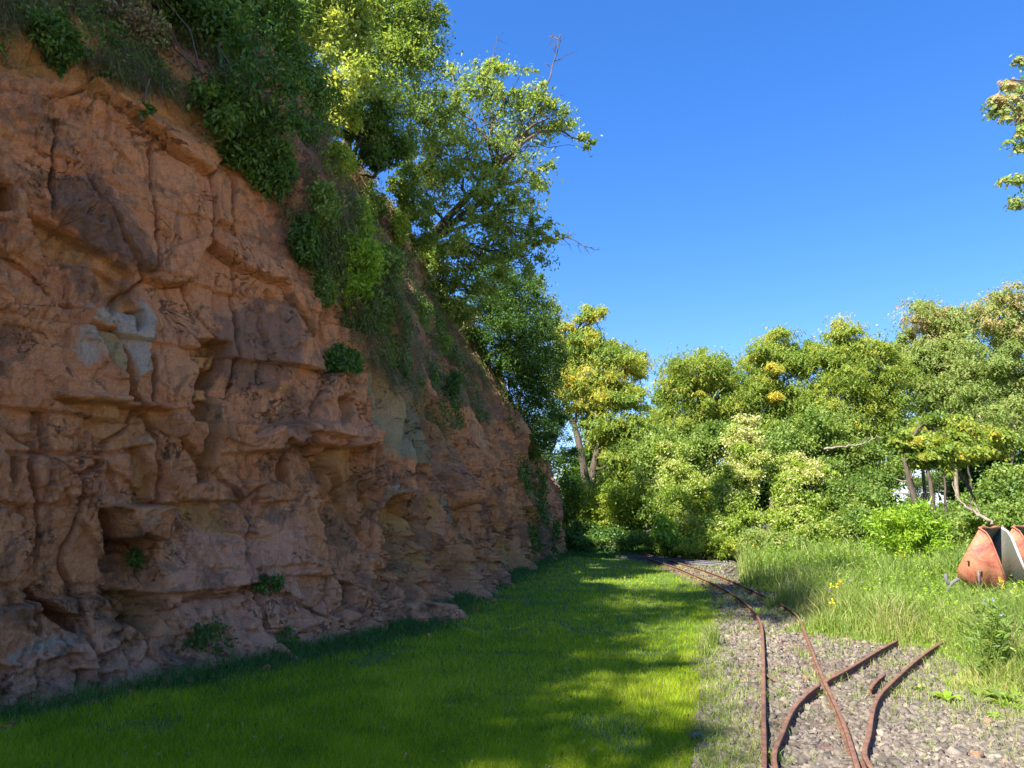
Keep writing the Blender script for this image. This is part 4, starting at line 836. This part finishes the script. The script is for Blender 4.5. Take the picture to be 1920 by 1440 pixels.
# meadow
def meadow(n, y0, y1, pw):
    X, Y = frust(n, y0, y1, pw, .3, 1.25); d = X - weed_left(Y) + vn(X * 1.5, Y * 1.5, seed=22) * (.35 + .45 * sstep(11, 13, Y)) + vn(X * 6, Y * 6, seed=23) * .2; k = d > 0; return X[k], Y[k], d[k]
X, Y, d = meadow(400000, 4.6, 30, 1.0); n = len(X)
hm = sstep(-.15, .75, d) * (.66 + .30 * fbm(X * .6, Y * .6, o=3, seed=24)) * np.interp(Y, [5, 9, 14, 30], [.55, .75, 1.0, 1.0]) * (1 + .5 * vn(X * 1.9, Y * 1.9, seed=25))
tubd = lambda X, Y: 1 - .84 * np.exp(-(((X - 8.35) / 1.2) ** 2 + ((Y - 12.6) / 1.7) ** 2))
H = tubd(X, Y) * np.clip(hm, .05, 1.2) * rng.uniform(.35, 1.15, n) + .05
cl = fbm(X * .8, Y * .8, o=3, seed=26); av = np.clip(.45 + .45 * cl + rng.normal(size=n) * .2 + .18 * (d < .6), 0, 1)
stuff('meadow_grass', [(blades(np.stack([X, Y, np.zeros(n) - .01], 1), H, np.maximum(.005, .0010 * Y) * rng.uniform(.7, 1.4, n), .38), av)], LEAF['weed'], 'tall wild grass filling the meadow right of the track', 'grass')
X, Y, d = meadow(34000, 4.8, 28, 1.1); n = len(X)
hm = sstep(-.1, 1.2, d) * (.72 + .35 * fbm(X * .6, Y * .6, o=3, seed=24)) * np.interp(Y, [5, 9, 14, 30], [.55, .75, 1.0, 1.05])
H = tubd(X, Y) * np.clip(hm, .06, 1.4) * rng.uniform(.5, 1.1, n); parts_v, parts_a = [], []
for j in range(9):
    t = rng.uniform(.15, 1, n); p = np.stack([X + rng.normal(size=n) * .02, Y + rng.normal(size=n) * .02, H * t], 1)
    V, _f = leaf_quads(p, np.maximum(.055, .0045 * Y)[:, None], np.maximum(.018, .0019 * Y)[:, None], .0, .5); parts_v.append(V)
    parts_a.append(np.repeat(np.clip(.35 + .5 * cl[:1].mean() + rng.normal(size=n) * .2 + .2 * t, 0, 1), 4))
V = np.concatenate(parts_v); o = mesh_np('meadow_weeds', V, np.arange(len(V)), np.full(len(V) // 4, 4), LEAF['bright'], attrs={'v': np.concatenate(parts_a)})
tag(o, 'leafy green weeds mixed into the meadow grass', 'weeds', kind='stuff')
# sparse weeds in the gravel
n = 15000; X, Y = frust(n, 4.3, 26, 1.0, .15, .75)
thr = vn(X * 1.4, Y * 1.4, seed=27) * .5 + vn(X * 5, Y * 5, seed=28) * .5
dL, dR = X - lawn_right(Y), weed_left(Y) - X
pr = np.clip(.7 * np.exp(-np.clip(dL, 0, 9) / .2) + .8 * np.exp(-np.clip(dR, 0, 9) / .55) + .4 * (thr > .3) * (Y > 6.2) * (X < 4.2 + (Y - 8) * .2) + .8 * (thr > -.1) * sstep(11.5, 14, Y), 0, 1)
kp = (dL > -.1) & (dR > -.2) & (rng.uniform(0, 1, n) < pr); X, Y = X[kp], Y[kp]
X = np.repeat(X, 7) + rng.normal(size=len(X) * 7) * .035; Y = np.repeat(Y, 7) + rng.normal(size=len(Y) * 7) * .035; n = len(X)
stuff('gravel_weeds', [(blades(np.stack([X, Y, np.zeros(n)], 1), rng.uniform(.03, .13, n), np.maximum(.004, .0008 * Y), .8), np.clip(rng.normal(size=n) * .22 + .6, 0, 1))], LEAF['weed'], 'sparse dry grass and weeds growing through the track ballast', 'weeds')
# hanging dry grass and roots on the cliff ledge and slope
regs = [[(230, 120), (420, 230), (520, 330), (545, 420), (600, 560), (700, 670), (760, 720), (870, 660), (900, 700), (880, 600), (800, 540), (700, 560), (620, 400), (520, 260), (300, 60)],
        [(0, 0), (330, 0), (420, 180), (250, 150), (0, 110)], [(600, 250), (760, 330), (860, 560), (740, 560), (640, 420)], [(700, 640), (860, 640), (900, 780), (820, 800), (720, 720)]]
parts = []
for ri, rg in enumerate(regs):
    sd = poly_sd(CU, CV, rg); idx = np.where(sd > -18)[0]; dens_n = fbm(CP[idx, 1] * 1.6, CP[idx, 2] * 1.6, o=3, seed=33)
    idx = idx[dens_n > [-.12, -.05, .0, .1][ri]]
    pick = rng.choice(idx, [17000, 8000, 9000, 5000][ri]); p = CP[pick] + rng.normal(size=(len(pick), 3)) * .03; nn_ = CN[pick]; n = len(p)
    L_ = rng.uniform(.08, .42, n); dv = np.stack([nn_[:, 0], nn_[:, 1], np.zeros(n)], 1) * rng.uniform(.2, .9, (n, 1)) + rng.normal(size=(n, 3)) * .35; dv[:, 2] += .15
    dv = unit(dv) * L_[:, None]; w = np.maximum(.006, .0008 * p[:, 1]); sdv = unit(rng.normal(size=(n, 3))) * w[:, None] * .5
    m_ = p + dv * .6; t_ = p + dv; t_[:, 2] -= L_ * .75
    V = np.stack([p - sdv, p + sdv, m_ + sdv * .8, m_ - sdv * .8, t_], 1).reshape(-1, 3); i = np.arange(n)[:, None] * 5
    l = np.concatenate([i, i + 1, i + 2, i + 3, i + 3, i + 2, i + 4], 1).ravel()
    parts.append(((V, l, np.tile([4, 3], n), 5), np.clip(rng.uniform(0, 1, n), 0, 1)))
stuff('ledge_grass', parts, LEAF['dry'], 'dry hanging grass and roots on the upper slope of the cliff', 'grass')

V_, A_ = [], []
for rg, nn2, th in [(regs[0], 20000, .14), (regs[1], 2500, .1), (regs[2], 3500, .22), (regs[3], 5000, .05), ([(800, 500), (880, 560), (990, 760), (1010, 900), (1050, 1030), (1000, 1030), (960, 800), (860, 640)], 7000, .1), ([(990, 860), (1010, 860), (1010, 1040), (985, 1040)], 3000, -.1)]:
    sd = poly_sd(CU, CV, rg); idx = np.where(sd > -8)[0]; q_ = fbm(CP[idx, 1] * 1.1, CP[idx, 2] * 1.1, o=4, seed=39); idx = idx[q_ > th]
    pick = rng.choice(idx, nn2); p = CP[pick] + np.concatenate([CN[pick] * rng.uniform(0, .22, (nn2, 1)), np.zeros((nn2, 1))], 1) + rng.normal(size=(nn2, 3)) * .04
    V, _f = leaf_quads(p, np.maximum(.05, .0042 * p[:, 1:2]), np.maximum(.03, .0026 * p[:, 1:2]), .5, .4); V_.append(V); A_.append(np.repeat(np.clip(.5 * rng.uniform(0, 1, nn2) + .9 * q_[np.searchsorted(idx, pick)] if False else rng.uniform(0, 1, nn2), 0, 1), 4))
V = np.concatenate(V_); o = mesh_np('slope_creeper', V, np.arange(len(V)), np.full(len(V) // 4, 4), LEAF['dark'], attrs={'v': np.concatenate(A_)})
tag(o, 'leafy creeper and low green growth on the upper slope of the cliff', 'creeper', kind='stuff')

# ---------------------------------------------------------------- ballast stones
phi = (1 + 5 ** .5) / 2
ICO = unit(np.array([(-1, phi, 0), (1, phi, 0), (-1, -phi, 0), (1, -phi, 0), (0, -1, phi), (0, 1, phi), (0, -1, -phi), (0, 1, -phi), (phi, 0, -1), (phi, 0, 1), (-phi, 0, -1), (-phi, 0, 1)], float))
IF = np.array([(0, 11, 5), (0, 5, 1), (0, 1, 7), (0, 7, 10), (0, 10, 11), (1, 5, 9), (5, 11, 4), (11, 10, 2), (10, 7, 6), (7, 1, 8), (3, 9, 4), (3, 4, 2), (3, 2, 6), (3, 6, 8), (3, 8, 9), (4, 9, 5), (2, 4, 11), (6, 2, 10), (8, 6, 7), (9, 8, 1)])
CUB = np.array([[i, j, k] for k in (-1, 1) for j in (-1, 1) for i in (-1, 1)], float) * .72; CF = np.array([(0, 2, 3), (0, 3, 1), (4, 5, 7), (4, 7, 6), (0, 1, 5), (0, 5, 4), (2, 6, 7), (2, 7, 3), (0, 4, 6), (0, 6, 2), (1, 3, 7), (1, 7, 5)])
def stones(X, Y, r, zb):
    n = len(X); q = unit(rng.normal(size=(n, 4))); w, x, y, z = q.T
    Rm = np.stack([1 - 2 * (y * y + z * z), 2 * (x * y - z * w), 2 * (x * z + y * w), 2 * (x * y + z * w), 1 - 2 * (x * x + z * z), 2 * (y * z - x * w), 2 * (x * z - y * w), 2 * (y * z + x * w), 1 - 2 * (x * x + y * y)], 1).reshape(n, 3, 3)
    base = (CUB[None] + rng.uniform(-.38, .38, (n, 8, 3))) * np.stack([rng.uniform(.8, 1.5, n), rng.uniform(.6, 1.1, n), rng.uniform(.4, .8, n)], 1)[:, None, :]
    V = np.einsum('nij,nkj->nki', Rm, base) * r[:, None, None]; V[..., 2] *= .8
    V += np.stack([X, Y, zb], 1)[:, None, :]
    return V.reshape(-1, 3), (CF[None] + np.arange(n)[:, None, None] * 8).reshape(-1, 3)
n = 105000; X, Y = frust(n, 4.2, 13.5, 1.0, .1, .85); n2 = 9000; X2, Y2 = frust(n2, 13.5, 27, 1.0, .1, .5); X, Y = np.concatenate([X, X2]), np.concatenate([Y, Y2])
kp = (X - lawn_right(Y) > -.15 + .25 * (rng.uniform(0, 1, len(X)) ** 2)) & (weed_left(Y) - X > -.6 * rng.uniform(0, 1, len(X)))
X, Y = X[kp], Y[kp]; n = len(X); r = rng.lognormal(math.log(.0175), .38, n) * (1 + .05 * np.clip(Y - 6, 0, 20)); r = np.clip(r, .008, .05)
V, Fs = stones(X, Y, r, r * .25 + rng.uniform(-.004, .012, n))
o = mesh_np('ballast_stones', V, Fs.ravel(), np.full(len(Fs), 3), M_STONE, attrs={'v': np.repeat(np.clip(rng.beta(2.2, 2.4, n) + .12 * vn(X * 1.1, Y * 1.1, seed=36), 0, 1), 8)})
tag(o, 'grey crushed stone ballast around the rails', 'gravel', kind='stuff')

n = 2600; Y = 5.4 + rng.uniform(0, 1, n) ** 1.2 * 20; X0 = np.interp(Y, by[:np.argmax(by > 30.6)], bx[:np.argmax(by > 30.6)]); X = X0 + .22 + rng.gamma(1.5, .13, n)
rr_ = np.clip(rng.lognormal(math.log(.022), .55, n), .01, .06); V, Fs = stones(X, Y, rr_, rr_ * .35); o = mesh_np('cliff_rubble', V, Fs.ravel(), np.full(len(Fs), 3), M_ROCK); tag(o, 'small red sandstone chips fallen along the foot of the cliff', 'rubble', kind='stuff')
n = 900; X, Y = frust(n, 4.2, 22, 1.0, -.8, .25); k_ = (X > np.interp(Y, by[:np.argmax(by > 30.6)], bx[:np.argmax(by > 30.6)]) + .3) & (X < lawn_right(Y) - .1); X, Y = X[k_], Y[k_]; n = len(X)
V, _f = leaf_quads(np.stack([X, Y, rng.uniform(.02, .045, n)], 1), np.maximum(.04, .0035 * Y)[:, None], np.maximum(.022, .002 * Y)[:, None], 0, 1.6); o = mesh_np('fallen_leaves', V, np.arange(len(V)), np.full(len(V) // 4, 4), LEAF['dry'], attrs={'v': np.repeat(rng.uniform(.3, 1, n), 4)}); tag(o, 'scattered dry leaves and cut stalks lying on the lawn', 'fallen leaves', kind='stuff')
# ---------------------------------------------------------------- rails
def smooth_line(pts, step=.12):
    c = catmull(np.array(pts, float), 30); s_ = np.concatenate([[0], np.cumsum(np.hypot(*np.diff(c, axis=0).T))]); n = max(3, int(s_[-1] / step))
    t = np.linspace(0, s_[-1], n); return np.stack([np.interp(t, s_, c[:, 0]), np.interp(t, s_, c[:, 1])], 1)
RAIL = np.array([(-.030, 0), (.030, 0), (.030, .007), (.006, .013), (.006, .050), (.019, .055), (.019, .070), (.015, .074), (-.015, .074), (-.019, .070), (-.019, .055), (-.006, .050), (-.006, .013), (-.030, .007)])
RAIL = RAIL * np.array([.85, 1])
def rail(parent, line, z=.030, origin=(0, 0, 0), name='rail', m=None, sec=RAIL):
    t = np.gradient(line, axis=0); t = unit(t); nr_ = np.stack([t[:, 1], -t[:, 0]], 1); n, k_ = len(line), len(sec)
    V = np.zeros((n, k_, 3)); V[..., :2] = line[:, None, :] + nr_[:, None, :] * sec[None, :, 0:1]; V[..., 2] = z + sec[None, :, 1] + .002 * vn(line[:, 0] * 3, line[:, 1] * 3, seed=44)[:, None]
    mb = MB(); i = np.arange(n - 1)[:, None] * k_; j = np.arange(k_)[None, :]; j2 = (j + 1) % k_
    mb.add(V.reshape(-1, 3), np.stack([i + j, i + j2, i + k_ + j2, i + k_ + j], -1).reshape(-1, 4))
    mb.f.append(np.array([list(range(k_))[::-1]])); mb.f.append(np.array([list(range((n - 1) * k_, n * k_))]))
    return mb.build(name, m or M_RUST, parent, origin=origin)
def sm(line, k=7):
    p = np.pad(line, ((k, k), (0, 0)), 'reflect', reflect_type='odd'); w = np.hanning(2 * k + 3)[1:-1]; w /= w.sum()
    return np.stack([np.convolve(p[:, i], w, 'valid') for i in (0, 1)], 1)
def offset(line, d): t = unit(np.gradient(line, axis=0)); return line + np.stack([t[:, 1], -t[:, 0]], 1) * d
G9 = lambda *q: [tuple(gnd(a, b_, .10)[:2]) for a, b_ in q]
mainL = smooth_line([(-.35, -.6), (.62, 2.3)] + G9((1434, 1440), (1432, 1380), (1432, 1300), (1431, 1220), (1428, 1172), (1418, 1152), (1395, 1128), (1350, 1100), (1290, 1073), (1250, 1058)) + [(4.45, 29.5)]) if True else smooth_line([(.0, .0), (.83, 2.6), (1.67, 5.19), (2.33, 7.21), (3.56, 10.99), (3.92, 12.3), (4.33, 14.3), (4.68, 17.1), (4.93, 21.3), (4.96, 24.3), (4.78, 27.2), (4.3, 30)])
mainL = sm(mainL, 9)
mainR = smooth_line([(.25, -.8), (1.22, 2.3)] + G9((1608, 1440), (1592, 1380), (1570, 1326), (1549, 1285), (1523, 1221), (1511, 1190), (1492, 1150), (1450, 1125), (1410, 1106), (1350, 1080), (1290, 1060)) + [(5.0, 29.7)])
mainR = sm(mainR, 9)
O = (2.3, 6.2, 0)
def sleepers(parent, L_, Rr, step, y0, y1, zz=.013, ext=.20):
    s_ = np.concatenate([[0], np.cumsum(np.hypot(*np.diff(L_, axis=0).T))]); k_ = 0
    for d_ in np.arange(.4, s_[-1], step):
        i = int(np.argmin(abs(s_ - d_))); a, b_ = L_[i], Rr[min(i, len(Rr) - 1)]
        if not (y0 < a[1] < y1): continue
        c = (a + b_) / 2; dv = unit(b_ - a); ln = np.linalg.norm(b_ - a) + 2 * ext; an = rng.normal() * .03; dv = np.array([dv[0] * math.cos(an) - dv[1] * math.sin(an), dv[0] * math.sin(an) + dv[1] * math.cos(an)])
        pv = np.array([-dv[1], dv[0]]); w = .062; sec = [(-w, -.03), (w, -.03), (w, .004), (w * .7, .014), (-w * .7, .014), (-w, .004)]
        V = []
        for q in (-ln / 2, -ln / 2 + .03, ln / 2 - .03, ln / 2):
            f_ = .93 if abs(q) > ln / 2 - .01 else 1
            V += [[c[0] + dv[0] * q + pv[0] * u * f_ - O[0], c[1] + dv[1] * q + pv[1] * u * f_ - O[1], zz + v_ * f_] for u, v_ in sec]
        mb = MB(); Fq = [[r_ * 6 + j, r_ * 6 + (j + 1) % 6, r_ * 6 + 6 + (j + 1) % 6, r_ * 6 + 6 + j] for r_ in range(3) for j in range(6)]
        mb.add(V, Fq); mb.f.append(np.array([[5, 4, 3, 2, 1, 0]])); mb.f.append(np.array([[18, 19, 20, 21, 22, 23]]))
        mb.build('sleeper', M_RUSTD, parent); k_ += 1
tr1 = empty('railway_track', O, 'narrow gauge main track running from the foreground and bending left to the trees', 'railway track')
cross = np.array([3.10, 7.72])
rail(tr1, mainL, origin=O)
rail(tr1, mainR, origin=O)
sleepers(tr1, mainL, mainR, .62, 3.0, 26)
tr2 = empty('railway_track', O, 'branch track curving right across the main track into the weeds', 'railway track')
dL = smooth_line([(1.30, 3.2)] + G9((1453, 1440), (1465, 1380), (1487, 1330), (1517, 1297), (1544, 1279), (1592, 1253), (1650, 1218), (1682, 1201)), .05)
dL = sm(dL, 8)
dR = smooth_line([(2.10, 3.3)] + G9((1632, 1440), (1630, 1380), (1638, 1326), (1651, 1300), (1666, 1285), (1685, 1267), (1720, 1236), (1760, 1208)) + [(6.2, 10.4)], .05)
dR = sm(dR, 8)
dm = np.array([np.min(np.hypot(*(mainR - q).T)) for q in dL]); ic = int(np.argmin(np.where(dL[:, 1] > 6, dm, 9)))
g1 = max(j for j in range(ic) if dm[j] > .05); g2 = min(j for j in range(ic, len(dL)) if dm[j] > .05)
rail(tr2, dL[:g1], .033, O); rail(tr2, dL[g2:], .033, O); rail(tr2, dR, .033, O)
wing = smooth_line([tuple(gnd(1552, 1285)[:2]), tuple(gnd(1574, 1275)[:2] + np.array([.02, .02])), tuple(gnd(1580, 1272)[:2])], .04); rail(tr2, wing + np.array([.04, -.02]), .032, O, 'wing_rail')
gr = smooth_line([tuple(gnd(1638, 1311)[:2]), tuple(gnd(1648, 1297)[:2]), tuple(gnd(1663, 1284)[:2])], .04); rail(tr2, gr + np.array([-.02, 0]), .026, O, 'guard_rail')
q2 = smooth_line([(3.6, 8.05), (4.6, 9.3), (5.4, 10.1)], .05); sleepers(tr2, offset(q2, -.28), offset(q2, .28), .66, 7.6, 10.4, .012)
mb = MB()
for j in (g1, g2): mb.box((dL[j][0] - O[0], dL[j][1] - O[1], .012), (.16, .05, .012), [[.8, -.6, 0], [.6, .8, 0], [0, 0, 1]])
mb.build('fishplate', M_RUSTD, tr2)
tr3 = empty('railway_track', (5.6, 24.8, 0), 'far siding crossing behind the bend, dark rails in front of the scrub', 'railway track')
sd1 = smooth_line([(4.2, 27.6), (4.9, 26.3), (6.0, 24.6), (6.7, 23.5)]); O3 = (5.6, 24.8, 0)
rail(tr3, sd1, .04, O3, m=M_STEEL); rail(tr3, offset(sd1, .60), .04, O3, m=M_STEEL)
# loose bent rail clip between the main rails
p = gnd(1446, 1282); mb = MB(); mb.tube([[0, .13, .05], [-.005, .09, .055], [0, .02, .055], [.005, -.06, .05], [.03, -.10, .04], [.05, -.13, .025]], [.014, .017, .017, .017, .016, .010], 6)
mb.box((.0, .11, .035), (.05, .035, .04)); o = mb.build('rail_anchor', M_RUSTD, smooth=True); o.location = tuple(p); tag(o, 'small rusty bent iron hook lying just right of the left rail', 'iron hook')

# ---------------------------------------------------------------- tipper tubs in the weeds
AX = unit(np.array([.77, .64, 0]))
T1 = at(1837, 988, 13.7)
def on_plane(px, py, p0=T1):
    d = np.array(ray(px, py)); o_ = np.array([0, 0, CAM_H]); t = ((p0 - o_) @ AX) / (d @ AX); return o_ + d * t
zc = lambda x, y: (1740 + x / 6.54, 900 + y / 6.54)
plate = [on_plane(*zc(*q)) for q in [(632, 590), (715, 645), (765, 722), (865, 965), (965, 1235), (770, 1400), (600, 1345), (430, 1240), (368, 1195), (360, 1085), (500, 820)]]
plate = np.array(plate); org = np.array([plate[:, 0].mean(), plate[:, 1].mean(), 0])
def slab(poly, a, b_, name, m, parent, sub=0):
    n = len(poly); mb = MB(); V = np.vstack([poly + AX * a, poly + AX * b_]); mb.add(V, [[i, (i + 1) % n, n + (i + 1) % n, n + i] for i in range(n)])
    mb.f.append(np.array([list(range(n))[::-1]])); mb.f.append(np.array([list(range(n, 2 * n))])); return mb.build(name, m, parent, origin=org)
def make_tub(lab):
    root = empty('tipper_tub', org, lab, 'mine tub', 'rusty tipper tubs lying in the weeds'); LN = 1.05; c = plate.mean(0)
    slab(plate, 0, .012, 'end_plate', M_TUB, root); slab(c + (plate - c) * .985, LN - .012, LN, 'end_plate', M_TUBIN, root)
    # trough skin round the closed side: T1 -> V -> bottom edge
    idx = [5, 6, 7, 8, 9, 10, 0]; line = plate[idx]
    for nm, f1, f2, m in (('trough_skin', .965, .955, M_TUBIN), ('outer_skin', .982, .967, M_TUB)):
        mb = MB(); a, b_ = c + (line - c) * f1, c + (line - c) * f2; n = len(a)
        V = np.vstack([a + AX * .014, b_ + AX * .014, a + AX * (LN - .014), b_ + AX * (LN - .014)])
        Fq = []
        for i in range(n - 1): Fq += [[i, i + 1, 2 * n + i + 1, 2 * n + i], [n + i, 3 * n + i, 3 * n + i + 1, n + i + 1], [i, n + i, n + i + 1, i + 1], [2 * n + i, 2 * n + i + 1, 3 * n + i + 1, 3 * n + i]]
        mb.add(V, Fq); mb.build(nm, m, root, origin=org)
    # rims
    ed = plate[[0, 1, 2, 3, 4]]
    MB().tube(ed - AX * .004, .017, 6).build('near_rim', M_TUB, root, smooth=True, origin=org)
    wp = np.array([on_plane(*zc(*q)) for q in [(632, 590), (770, 725), (870, 960), (965, 1235)]])
    mb = MB(); out_ = unit(np.cross(AX, plate[4] - plate[0])); out_ *= (1 if out_[0] > 0 else -1)
    e2 = plate[[0, 1, 2, 3, 4]] + AX * (LN + .004); V = []
    for q in e2: V += [q - out_ * .012, q + out_ * .035, q + out_ * .035 + AX * .02, q - out_ * .012 + AX * .02]
    n = len(e2); mb.add(V, [[i * 4 + j, i * 4 + (j + 1) % 4, i * 4 + 4 + (j + 1) % 4, i * 4 + 4 + j] for i in range(n - 1) for j in range(4)]); mb.f.append(np.array([[3, 2, 1, 0]])); mb.f.append(np.array([[(n - 1) * 4 + j for j in range(4)]]))
    mb.build('white_rim', M_WHITE, root, origin=org)
    MB().tube([plate[0] + AX * t + np.array([0, 0, .012 * math.sin(t * 9)]) for t in np.linspace(-.01, LN, 8)], .024, 6).build('top_rim', M_TUB, root, smooth=True, origin=org)
    # seam, pipe stubs
    s1 = np.array([on_plane(*zc(*q)) for q in [(490, 880), (560, 1060), (610, 1260)]]) - AX * .006; MB().tube(s1, .009, 5).build('seam', M_TUB, root, origin=org)
    for q in [(500, 995), (658, 1122)]:
        p0 = on_plane(*zc(*q)); MB().tube([p0 + AX * .01, p0 - AX * .05, p0 - AX * .07], [.016, .016, .016], 8).build('pipe_stub', M_RUSTD, root, smooth=True, origin=org)
    p0 = on_plane(*zc(625, 1100)) - AX * .03; p1 = on_plane(*zc(640, 1330)) - AX * .03
    MB().tube([p0, p1], .018, 7).build('bracket_bar', M_STEEL, root, smooth=True, origin=org)
    return root
t1 = make_tub('red and orange rusty tipper tub lying on its side, nearest in the weeds')
t2 = bpy.data.objects.new('tipper_tub', None); C.objects.link(t2); t2.location = tuple(org + AX * 1.78 + np.array([0, 0, .0]))
tag(t2, 'bright red tipper tub cut by the right edge, behind the first tub', 'mine tub', 'rusty tipper tubs lying in the weeds')
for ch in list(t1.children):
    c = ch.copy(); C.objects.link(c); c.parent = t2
# grey bent frame piece
P = np.array([at(1798, 1086, 12.9), at(1788, 1091, 12.9), at(1779, 1102, 12.9), at(1775, 1122, 12.9)]); mb = MB().tube(catmull(P, 6), .03, 8)
mb.tube([at(1772, 1076, 12.95), at(1774, 1088, 12.93), at(1781, 1098, 12.9)], .026, 8)
o = mb.build('bent_iron_fork', M_STEEL, smooth=True, origin=P[-1]); o.location = tuple(P[-1]); tag(o, 'grey bent iron fork sticking out of the weeds before the tub', 'scrap iron')

# ---------------------------------------------------------------- single plants
def stem_plant(name, label, base, n_st, h, leafL, leafW, kind, top=None, spread=.18, per=16, group=None, droop=-.1):
    base = np.array(base, float); root = empty(name, base, label, 'plant', group); mb = MB(); Vs, As, tops = [], [], []
    for i in range(n_st):
        b0 = base + np.array([rng.normal() * spread * .5, rng.normal() * spread * .5, 0]); t_ = b0 + np.array([rng.normal() * spread, rng.normal() * spread, h * rng.uniform(.7, 1.1)])
        pl = wander(b0, t_, 8, .12); mb.tube(pl, np.linspace(.006, .002, 8), 4, cap=False); tops.append(pl[-1])
        k_ = np.sort(rng.uniform(.15, 1, per)); p = np.stack([np.interp(k_, np.linspace(0, 1, 8), pl[:, j]) for j in range(3)], 1)
        a = np.arange(per) * 2.4 + rng.uniform(0, 6); dd = np.stack([np.cos(a), np.sin(a), np.full(per, .45)], 1)
        V, _ = leaf_quads(p, leafL, leafW, droop, .7, dirs=dd * 1.6); Vs.append(V); As.append(np.repeat(rng.uniform(.2, .8, per), 4))
    mb.build('stem', LEAF[kind], root, origin=base); V = np.concatenate(Vs); mesh_np('foliage', V - base, np.arange(len(V)), np.full(len(V) // 4, 4), LEAF[kind], root, attrs={'v': np.concatenate(As)})
    if top:
        for q in tops:
            k_ = 26 if top == 'flower' else 6; p = q + rng.normal(size=(k_, 3)) * np.array([.010, .010, .018]); V, _ = leaf_quads(p, .03, .024, 0, .3)
            mesh_np('flower_head', V - base, np.arange(len(V)), np.full(len(V) // 4, 4), LEAF[top], root, attrs={'v': rng.uniform(0, 1, len(V))})
    return root
stem_plant('goldenrod', 'tall bushy leafy plant standing at the right edge of the gravel', gnd(1858, 1292), 11, .85, .11, .022, 'mid', spread=.13, per=34)
stem_plant('goldenrod', 'leafy plant half cut by the right edge beside the tall bushy plant', gnd(1905, 1296), 7, .70, .11, .022, 'weed', spread=.12, per=26)
for lab, px, py, h in [('yellow-flowered plant above the gravel right of the main rail', 1578, 1168, .65), ('small yellow-flowered plant left of the others', 1572, 1180, .40),
                       ('yellow-flowered plant in the middle of the meadow', 1690, 1095, .7), ('yellow-flowered plant in front of the tipper tub', 1885, 1170, .62), ('yellow-flowered plant at the far side of the meadow by the track', 1420, 1090, .8)]:
    stem_plant('yellow_wildflower', lab, gnd(px, py), 3, h, .07, .015, 'weed', 'flower', .05, group='yellow flowers in the meadow')
for lab, px, py in [('pale blue-flowered weed right of the tall bushy plant', 1900, 1240), ('white-flowered weed beside the yellow flower', 1600, 1160)]:
    stem_plant('pale_wildflower', lab, gnd(px, py), 4, .62, .05, .01, 'weed', 'pale', .12, 6, group='pale flowers in the meadow')
def rosette(label, px, py, k_, L_, W_, kind, h=.06, cat='plant', name='broadleaf_plant'):
    p = gnd(px, py); V, A = [], []; root = MB()
    for i in range(k_):
        a = i * 2.4 + rng.uniform(-.3, .3); hd = np.array([math.cos(a), math.sin(a), 0]); sd_ = np.array([-hd[1], hd[0], 0]); l = L_ * rng.uniform(.6, 1.1); hh = h * rng.uniform(.6, 1.4)
        pts = []
        for t in (0, .3, .6, .85, 1): 
            w = W_ * math.sin(math.pi * (t * .85 + .12)) * .5 * l / L_; c = hd * l * t + np.array([0, 0, .01 + hh * 2.4 * t * (1 - t * .7)]); pts += [c - sd_ * w + [0, 0, w * .3], c, c + sd_ * w + [0, 0, w * .3]]
        root.add(pts, [[r_ * 3 + j, r_ * 3 + j + 1, r_ * 3 + 4 + j, r_ * 3 + 3 + j] for r_ in range(4) for j in (0, 1)], rng.uniform(.3, .9))
    o = root.build(name, LEAF[kind], smooth=True); o.location = tuple(p); tag(o, label, cat); return o
rosette('broad-leaved rosette at the edge of the gravel', 1775, 1318, 9, .17, .07, 'bright')
rosette('grey-green broad-leaved plant at the right edge of the gravel', 1885, 1325, 12, .18, .08, 'mid', .09)
rosette('low broad-leaved plant left of the rosette', 1722, 1300, 8, .10, .03, 'weed')
rosette('tiny weed on the open gravel at the lower right', 1865, 1352, 7, .09, .03, 'bright')
rosette('big round-leaved plant in the weeds under the yellow flowers', 1612, 1160, 10, .34, .24, 'bright', .28)
rosette('round-leaved plant right of the big one', 1655, 1165, 7, .26, .18, 'bright', .25)
def tuft(label, px, py, n, h, kind='weed'):
    p = gnd(px, py); q = np.zeros((n, 3)); q[:, :2] = rng.normal(size=(n, 2)) * .05
    V, l, t, per = blades(q, h * rng.uniform(.5, 1.1, n), np.full(n, .007), .7); o = mesh_np('grass_tuft', V, l, t, LEAF[kind], attrs={'v': np.repeat(rng.uniform(.2, .9, n), per)}); o.location = tuple(p); tag(o, label, 'grass tuft', 'grass tufts beside the track'); return o
tuft('tall grass tuft where lawn meets gravel, beside the left rail bend', 1335, 1215, 160, .38)
tuft('smaller grass tuft on the gravel edge below the tall tuft', 1322, 1232, 120, .2)
tuft('grass tuft at the bottom of the photo between the rails', 1452, 1436, 60, .12)
tuft('grass tuft against the foot of the main right rail near the crossing', 1508, 1236, 60, .14)
tuft('tall pale grass clump at the right edge in front of the tub', 1820, 1180, 220, .8)
tuft('straw-coloured grass clump beside the tall bushy plant', 1895, 1275, 160, .75, 'dry')
# fallen stone blocks at the foot of the cliff
for lab, px, py, s_ in [('pinkish stone block lying in the grass at the cliff foot', 272, 1268, .16), ('small red stone beside the pinkish block', 235, 1288, .08), ('brown stone at the foot of the middle cliff', 440, 1215, .10), ('red stone at the foot of the far cliff', 655, 1190, .12)]:
    p = gnd(px, py); V, Fs = stones(np.array([0.]), np.array([0.]), np.array([s_]), np.array([s_ * .35])); mb = MB().add(V, Fs); o = mb.build('fallen_stone', M_RUSTD if False else M_ROCK); o.location = tuple(p); tag(o, lab, 'stone', 'fallen stones at the cliff foot')
